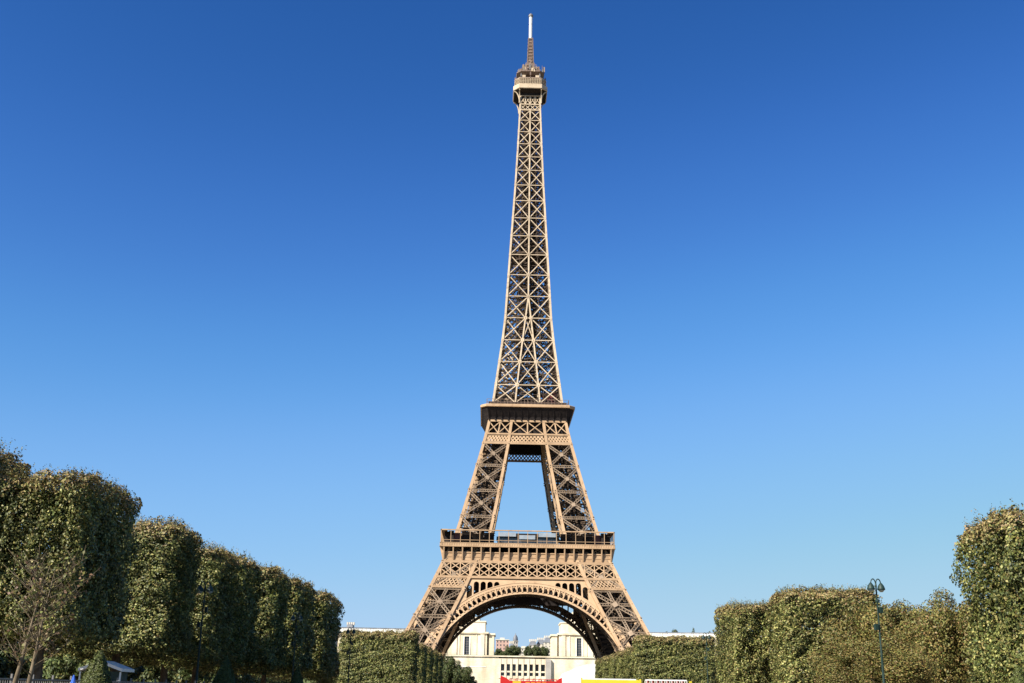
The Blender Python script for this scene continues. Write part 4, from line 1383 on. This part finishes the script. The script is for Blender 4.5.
def parasol(x, y, top, mat, label, name='closed_parasol', rad=.22):
    t = empty(name, (x, y, 0)); tag(t, label, 'parasol')
    a = MB(); a.tube([(0, 0, 0), (0, 0, top - .05)], .025, 6); a.build('pole', M['fence'], t)
    b = MB()
    n = 16; vs = []; fs = []
    prof = [(1.0, .55), (.9, .35 * top), (.55, .8 * top), (.12, top)]
    b2 = []
    for rr_, z in prof:
        for i in range(n):
            k = rad * rr_ * (1.0 if i % 2 else .7)
            vs.append((k * math.cos(2 * math.pi * i / n), k * math.sin(2 * math.pi * i / n), z))
    for j in range(3):
        for i in range(n):
            fs.append((j * n + i, j * n + (i + 1) % n, (j + 1) * n + (i + 1) % n, (j + 1) * n + i))
    fs.append(tuple(3 * n + i for i in range(n)))
    b.add(vs, fs); b.build('canopy', mat, t)
parasol(at(73, 683, 44.9)[0], 44.9, 2.0, M['blue'], 'closed blue parasol behind the railing left of the large cone shrub')

# ================================================================== BUSES
def rounded_box(m, x0, x1, y0, y1, z0, z1, r=.25):
    pts = []
    for (cx, cz, a0) in ((x1 - r, z0 + r, -90), (x1 - r, z1 - r, 0), (x0 + r, z1 - r, 90), (x0 + r, z0 + r, 180)):
        for q in range(5):
            an = R(a0 + 22.5 * q)
            pts.append((cx + r * math.cos(an), cz + r * math.sin(an)))
    m.prism(pts, y0, y1)
def make_bus(x, y, length, paint, label, accent, H=4.15, hump=True, white_rail=False, par=None, seats=None):
    par = par or H - .2
    t = empty('tour_bus', (x, y, 0)); tag(t, label, 'bus', 'open top tour buses on the cross road')
    L = length / 2
    m = MB()
    rounded_box(m, -L, L, -1.22, 1.22, .35, 2.9, .3)
    m.box(-L + .05, L - .05, -1.24, -1.14, 2.7, par); m.box(-L + .05, L - .05, 1.14, 1.24, 2.7, par)
    m.box(-L + .05, -L + .15, -1.14, 1.14, 2.7, H + .1); m.box(L - .15, L - .05, -1.14, 1.14, 2.7, H)
    if hump:
        m.add([(-L + .05, -1.235, H - .2), (-L + 1.7, -1.235, H - .2), (-L + 1.0, -1.235, H + .3), (-L + .1, -1.235, H + .62),
               (-L + .05, 1.235, H - .2), (-L + 1.7, 1.235, H - .2), (-L + 1.0, 1.235, H + .3), (-L + .1, 1.235, H + .62)],
              [(0, 1, 2, 3), (7, 6, 5, 4), (0, 4, 5, 1), (1, 5, 6, 2), (2, 6, 7, 3), (3, 7, 4, 0)])
        m.add([(L - .05, -1.235, H - .2), (L - .9, -1.235, H - .2), (L - .5, -1.235, H + .25), (L - .05, -1.235, H + .4),
               (L - .05, 1.235, H - .2), (L - .9, 1.235, H - .2), (L - .5, 1.235, H + .25), (L - .05, 1.235, H + .4)],
              [(3, 2, 1, 0), (4, 5, 6, 7), (1, 5, 4, 0), (2, 6, 5, 1), (3, 7, 6, 2), (0, 4, 7, 3)])
    m.build('body', paint, t)
    g = MB()
    for i in range(7):
        u = -L + .7 + (length - 1.4) * i / 7
        g.box(u + .06, u + (length - 1.4) / 7 - .06, -1.26, -1.2, 1.5, 2.4); g.box(u + .06, u + (length - 1.4) / 7 - .06, 1.2, 1.26, 1.5, 2.4)
    g.box(-L - .03, -L + .05, -1.0, 1.0, 1.2, 2.5)
    g.build('window', M['glass'], t)
    for (wx, wy) in ((-L + 2.4, -1.1), (-L + 2.4, 1.1), (L - 2.9, -1.1), (L - 2.9, 1.1)):
        w_ = MB(); vs = []; n = 18
        for yy in (-.15, .15):
            for i in range(n):
                vs.append((wx + .5 * math.cos(2 * math.pi * i / n), wy + yy * 1.2, .5 + .5 * math.sin(2 * math.pi * i / n)))
        w_.add(vs, [tuple(range(n)), tuple(range(2 * n - 1, n - 1, -1))] + [(i, i + n, (i + 1) % n + n, (i + 1) % n) for i in range(n)])
        w_.build('wheel', M['rubber'], t)
    rr_ = MB()
    zt = H + .05 if not white_rail else par + .004 if par > H - .3 else H
    for yy in (-1.19, 1.19):
        rr_.box(-L + 1.6, L - .9, yy - .04, yy + .04, zt, zt + (.2 if white_rail else .06))
    for i in range(9):
        u = -L + 1.6 + (length - 2.5) * i / 8
        for yy in (-1.19, 1.19):
            rr_.box(u - .05, u + .05, yy - .04, yy + .04, par - .1, zt)
    rr_.build('rail', M['white_paint'] if white_rail else paint, t)
    s = MB()
    for i in range(8):
        u = -L + 1.9 + (length - 3.4) * i / 7
        for yy in (-.62, .62):
            s.box(u - .06, u + .06, yy - .42, yy + .42, 2.92, H + .02); s.box(u, u + .45, yy - .42, yy + .42, 3.2, 3.32)
    s.build('seat_row', seats or M['seat_dark'], t)
    if accent:
        a = MB(); a.box(-L + 2.2, -L + 3.6, -1.265, -1.242, H - 1.1, H - .25)
        for i in range(4):
            a.box(-L + 4.4 + i * .95, -L + 5.1 + i * .95, -1.262, -1.242, H - .95, H - .45)
        a.build('side_panel', accent, t)
    return t
BY = 199.0
def bx(px): return at(px, 680, BY)[0]
make_bus((bx(500) + bx(562)) / 2, BY, bx(562) - bx(500), M['bus_red'], 'red open top tour bus under the tower arch', M['orange'], 3.75)
make_bus((bx(579) + bx(640)) / 2, BY - 2.6, bx(640) - bx(579) - .4, M['bus_yellow'], 'yellow open top tour bus with white rail right of the red bus', None, 4.1, False, True)
make_bus((bx(641) + bx(690)) / 2, BY + 2.2, bx(690) - bx(641) + 1, M['bus_yellow'], 'yellow open top tour bus with dark red seats before the right trees', None, 3.95, False, True, 3.35, M['red_seat'])

# ================================================================== PALACE
PY = 1000.0
CXP = at(523, 640, PY)[0]
def X(px, py=640, Y=PY): return at(px, py, Y)[0]
def Z(px, py, Y=PY): return at(px, py, Y)[1]
zb = Z(523, 657); zc = Z(523, 633.5); za = Z(523, 621.5); zt = Z(523, 615)
def make_pavilion(sg, label):
    t = empty('palace_pavilion', (CXP, PY, 0)); tag(t, label, 'building', 'twin palace pavilions')
    u = lambda px: px * (X(524) - X(523))
    def bx_(m, a, b, y0, y1, z0, z1):
        a, b = sorted((sg * u(a), sg * u(b))); m.box(a, b, y0, y1, z0, z1)
    m = MB()
    # main mass around a tall window bay at 56 px from the axis
    bx_(m, 36, 52.2, 0, 40, zb - 6, zc - .6); bx_(m, 60.0, 84, 0, 40, zb - 6, zc - .6)
    bx_(m, 52.2, 60.0, 2.2, 40, zb - 6, zc - .6)
    bx_(m, 52.2, 60, .1, 2.2, zc - 3.2, zc - .6); bx_(m, 52.2, 60, .1, 2.2, zb - 6, zb + 1.2)
    bx_(m, 29, 34.2, 1.6, 40, zb - 6, zc - 1.6)
    bx_(m, 34.2, 36, 5.0, 40, zb - 6, zc - 1.6)
    bx_(m, 38.5, 42.5, -.7, 0, zb - 6, zc - .6); bx_(m, 66, 70, -.7, 0, zb - 6, zc - .6); bx_(m, 76, 80, -.7, 0, zb - 6, zc - .6)
    w = m.build('wall', M['stone'], t)
    c = MB()
    bx_(c, 34.6, 85, -1.3, 41, zc - .6, zc + .8); bx_(c, 27.8, 34.6, .6, 41, zc - 1.6, zc - .2)
    c.build('cornice', M['stone'], t)
    a = MB()
    bx_(a, 38, 82, 2, 38, zc + .8, za); bx_(a, 44, 78, 5, 36, za, zt - 2); bx_(a, 50, 74, 8, 34, zt - 2, zt + 4)
    a.build('attic', M['stone'], t)
    a = MB(); bx_(a, 37.2, 82.6, 1.4, 38.6, za - .9, za + .1); a.build('attic_cornice', M['stone'], t)
    f = MB()
    bx_(f, 52.4, 53.6, -.35, 2.15, zb + 1.2, zc - 3.2); bx_(f, 58.6, 59.8, -.35, 2.15, zb + 1.2, zc - 3.2)
    fr_ = f.build('window_frame', M['stone_white'], t)
    g = MB(); bx_(g, 53.6, 58.6, 1.2, 1.6, zb + 1.25, zc - 3.25)
    gg = g.build('window', M['glass'], fr_)
    b = MB()
    for q in range(8):
        z = zb + 1.5 + (zc - zb - 5) * q / 7
        bx_(b, 53.6, 58.6, .95, 1.19, z, z + .35)
    bx_(b, 55.9, 56.3, .9, 1.15, zb + 1.3, zc - 3.3)
    b.build('mullion', M['fence'], fr_)
    d = MB(); bx_(d, 46, 47.2, -.4, 0, zb, zc - .7); bx_(d, 63, 64, -.4, 0, zb, zc - .7)
    d.build('pilaster', M['stone'], t)
    return t
make_pavilion(-1, 'cream stone palace pavilion seen through the left half of the arch')
make_pavilion(1, 'cream stone palace pavilion seen through the right half of the arch')
# curved wings
def make_wing(sg, y_top, label):
    t = empty('palace_wing', (CXP, PY, 0)); tag(t, label, 'building', 'palace wings')
    u0, u1 = 74.0, 330.0
    top = Z(523 + sg * 130, y_top, PY + 10)
    m = MB(); c = MB(); rf = MB(); g = MB()
    N = 30
    def P(k):
        s = k / N
        x = sg * (u0 + (u1 - u0) * s); y = 12 - 70 * s * s
        return np.array([x, y])
    for k in range(N):
        a, b = P(k), P(k + 1)
        nx = np.array([b[1] - a[1], -(b[0] - a[0])]); nx /= np.linalg.norm(nx)
        if nx[1] > 0: nx = -nx
        def q(m_, d0, d1, z0, z1, s0=0., s1=1.):
            A = a + (b - a) * s0; B = a + (b - a) * s1
            p = [A + nx * d0, B + nx * d0, B + nx * d1, A + nx * d1]
            vs = [(x, y, z0) for x, y in p] + [(x, y, z1) for x, y in p]
            m_.add(vs, [(0, 3, 2, 1), (4, 5, 6, 7), (0, 1, 5, 4), (1, 2, 6, 5), (2, 3, 7, 6), (3, 0, 4, 7)])
        q(m, -18, 0, zb - 8, top - 3.0)
        q(m, 0, .8, zb - 8, top - 3.0, 0, .34)
        q(c, -18.5, 1.3, top - 3.0, top)
        q(rf, -16, -1.5, top + .01, top + 1.3)
        q(g, .02, .12, zb - 2, top - 4.5, .44, .9)
    m.build('wall', M['stone'], t); c.build('cornice', M['stone_white'], t); rf.build('roof', M['zinc'], t); g.build('window', M['glass'], t)
make_wing(-1, 629.5, 'long cream palace wing showing over the trees left of the tower')
make_wing(1, 633.5, 'long cream palace wing showing over the trees right of the tower')
# terrace building below the square
tb = empty('terrace_building', (CXP, PY - 45, 0)); tag(tb, 'cream terrace building with a row of dark windows under the arch', 'building')
TYY = PY - 45
def xt(px): return at(px, 668, TYY)[0] - CXP
def zt_(py): return at(523, py, TYY)[1]
m = MB()
zT = zt_(657.2); zB = 0
wz0, wz1 = zt_(671), zt_(664.3)
lz0, lz1 = zt_(676), zt_(672.6)
nwin = 8
pxs = [498.6 + 5.72 * i for i in range(nwin + 1)]
m.box(xt(430), xt(498.6), 0, 50, zB, zT); m.box(xt(545), xt(625), 0, 50, zB, zT)
m.box(xt(498.6), xt(545), 3.0, 50, zB, zT - 1.2)
m.box(xt(498.6), xt(545), 0, 2.99, wz1, zT - 1.2); m.box(xt(498.6), xt(545), 0, 2.99, lz1, wz0); m.box(xt(498.6), xt(545), 0, 2.99, zB, lz0)
for i in range(nwin):
    a = xt(pxs[i]); b = xt(pxs[i] + 2.2)
    m.box(a, b, -.4, 2.98, lz0 - 2, zT - 1.25)
m.build('wall', M['stone'], tb)
g = MB(); g.box(xt(498.6), xt(545), 2.2, 2.6, wz0 + .02, wz1 - .02); g.box(xt(498.6), xt(545), 2.2, 2.6, lz0 + .02, lz1 - .02)
g.build('window', M['glass'], tb)
c = MB(); c.box(xt(429), xt(626), -1.0, 49, zT + .003, zT + 1.0); c.build('parapet', M['stone'], tb)
c = MB(); c.box(xt(545.5), xt(551), -2.4, -.002, lz0 - 3, zT - 1.6); 
c.build('pier', M['stone_grey'], tb)
# white lower terraces at right and cream one at left
wt_ = empty('terrace_wall', (CXP, PY - 70, 0)); tag(wt_, 'bright white sloping terrace wall below the right pavilion', 'wall')
YW = PY - 70
xw = lambda px: at(px, 670, YW)[0] - CXP
zw = lambda py: at(523, py, YW)[1]
m = MB()
m.prism([(xw(556), zw(684)), (xw(600), zw(684)), (xw(600), zw(662.5)), (xw(588), zw(663)), (xw(576), zw(667)), (xw(563), zw(673))], 0, 14)
m.build('wall', M['stone_white'], wt_)
m = MB(); m.box(xw(556), xw(600), -2, -.01, zw(690), zw(680)); m.build('plinth', M['stone_white'], wt_)
wl = empty('terrace_wall', (CXP, PY - 70, 0)); tag(wl, 'low cream terrace wall beside the dark park trees under the arch', 'wall')
m = MB(); m.prism([(xw(440), zw(690)), (xw(498), zw(690)), (xw(498), zw(676)), (xw(484), zw(672)), (xw(440), zw(668))], 0, 12)
m.build('wall', M['stone'], wl)
m = MB(); m.box(xw(438), xw(486), -.5, 12.5, zw(668) + .05, zw(668) + .9); m.build('coping', M['stone_white'], wl)

# ================================================================== CITY BETWEEN AND BEYOND
def city(px0, px1, y_top, Y, mat, label, roof='flat', depth=16, floors=6, dome=None, name='apartment_building'):
    x0, x1 = at(px0, 640, Y)[0], at(px1, 640, Y)[0]
    z1 = at((px0 + px1) / 2, y_top, Y)[1]
    t = empty(name, ((x0 + x1) / 2, Y, HZ)); tag(t, label, 'building', 'city buildings behind the palace')
    w = (x1 - x0) / 2; h = z1 - HZ
    wall_h = h * (.8 if roof == 'mansard' else 1)
    m = MB(); m.box(-w, w, 0, depth, 0, wall_h); m.build('wall', mat, t)
    g = MB(); nw = max(2, int(w * 2 / 3.4))
    for f_ in range(floors):
        z = wall_h * (f_ + .35) / floors
        for i in range(nw):
            x = -w + 2 * w * (i + .5) / nw
            g.box(x - .55, x + .55, -.06, .1, z, z + wall_h / floors * .5)
    g.build('window', M['glass'], t)
    if roof == 'mansard':
        r_ = MB()
        r_.add([(-w - .3, -.3, wall_h + .01), (w + .3, -.3, wall_h + .01), (w + .3, depth + .3, wall_h + .01), (-w - .3, depth + .3, wall_h + .01),
                (-w + 2, 2.2, h), (w - 2, 2.2, h), (w - 2, depth - 2.2, h), (-w + 2, depth - 2.2, h)],
               [(0, 3, 2, 1), (4, 5, 6, 7), (0, 1, 5, 4), (1, 2, 6, 5), (2, 3, 7, 6), (3, 0, 4, 7)])
        ro = r_.build('roof', M['zinc'], t)
        c_ = MB()
        for i in range(4):
            x = -w + 2 * w * (i + .5) / 4
            c_.box(x - .7, x + .7, depth * .4, depth * .6, h - .5, h + 2.2)
        c_.build('chimney', M['plaster'], ro)
    else:
        r_ = MB(); r_.box(-w - .4, w + .4, -.5, depth + .4, wall_h + .003, wall_h + .8); r_.box(-w * .4, w * .3, depth * .3, depth * .7, wall_h + .81, wall_h + 2.8)
        r_.build('roof', mat if mat != M['pink'] else M['plaster'], t)
    if dome:
        d = MB(); d.ring([(dome, h), (dome, h + 2), (dome * .9, h + 4.2), (dome * .6, h + 6), (dome * .2, h + 7.2), (.1, h + 9)], n=14, cy=depth * .3)
        d.build('dome', M['zinc'], t, smooth=True)
    return t
city(496, 509, 640.2, 1200, M['pink'], 'pink fronted apartment block beside the left pavilion', floors=6)
city(509.5, 514, 643, 1190, M['plaster'], 'narrow grey rooftop block left of the dome', 'mansard', floors=6)
city(513, 518, 641.5, 1205, M['stone_grey'], 'grey corner building with a small dome between the pavilions', 'flat', floors=6, dome=2.6)
city(518, 530, 648.5, 1320, M['plaster'], 'low pale building in the gap between the pavilions', floors=5)
city(529, 537, 641, 1220, M['plaster'], 'pale apartment building with zinc roof right of the gap', 'mansard', floors=7)
city(537, 545, 639.5, 1230, M['plaster'], 'pale apartment building beside the right pavilion block', 'mansard', floors=7)
city(544, 552, 637.5, 1210, M['plaster'], 'tallest pale apartment building next to the right pavilion', 'mansard', floors=7)
city(344.5, 353, 624, 1120, M['plaster'], 'pale rooftop block beside the last near left tree', 'mansard', floors=8)
for (px, Y, topy, s, lab) in ((676, 1100, 628, .9, 'rounded tree top over the palace wing right of the tower'), (693, 1100, 628.5, .5, 'slim dark tree top over the right palace wing'), (709, 1100, 631, .6, 'small tree top over the right palace wing by the clipped trees'), (668, 1100, 630, .5, 'small tree top beside the tower right edge')):
    x, z = at(px, topy, Y)
    loose_tree(x, Y, 4, (s, s, (z - HZ - 4) / 14), park_var, lab, 'tree tops over the right palace wing', z0=HZ)
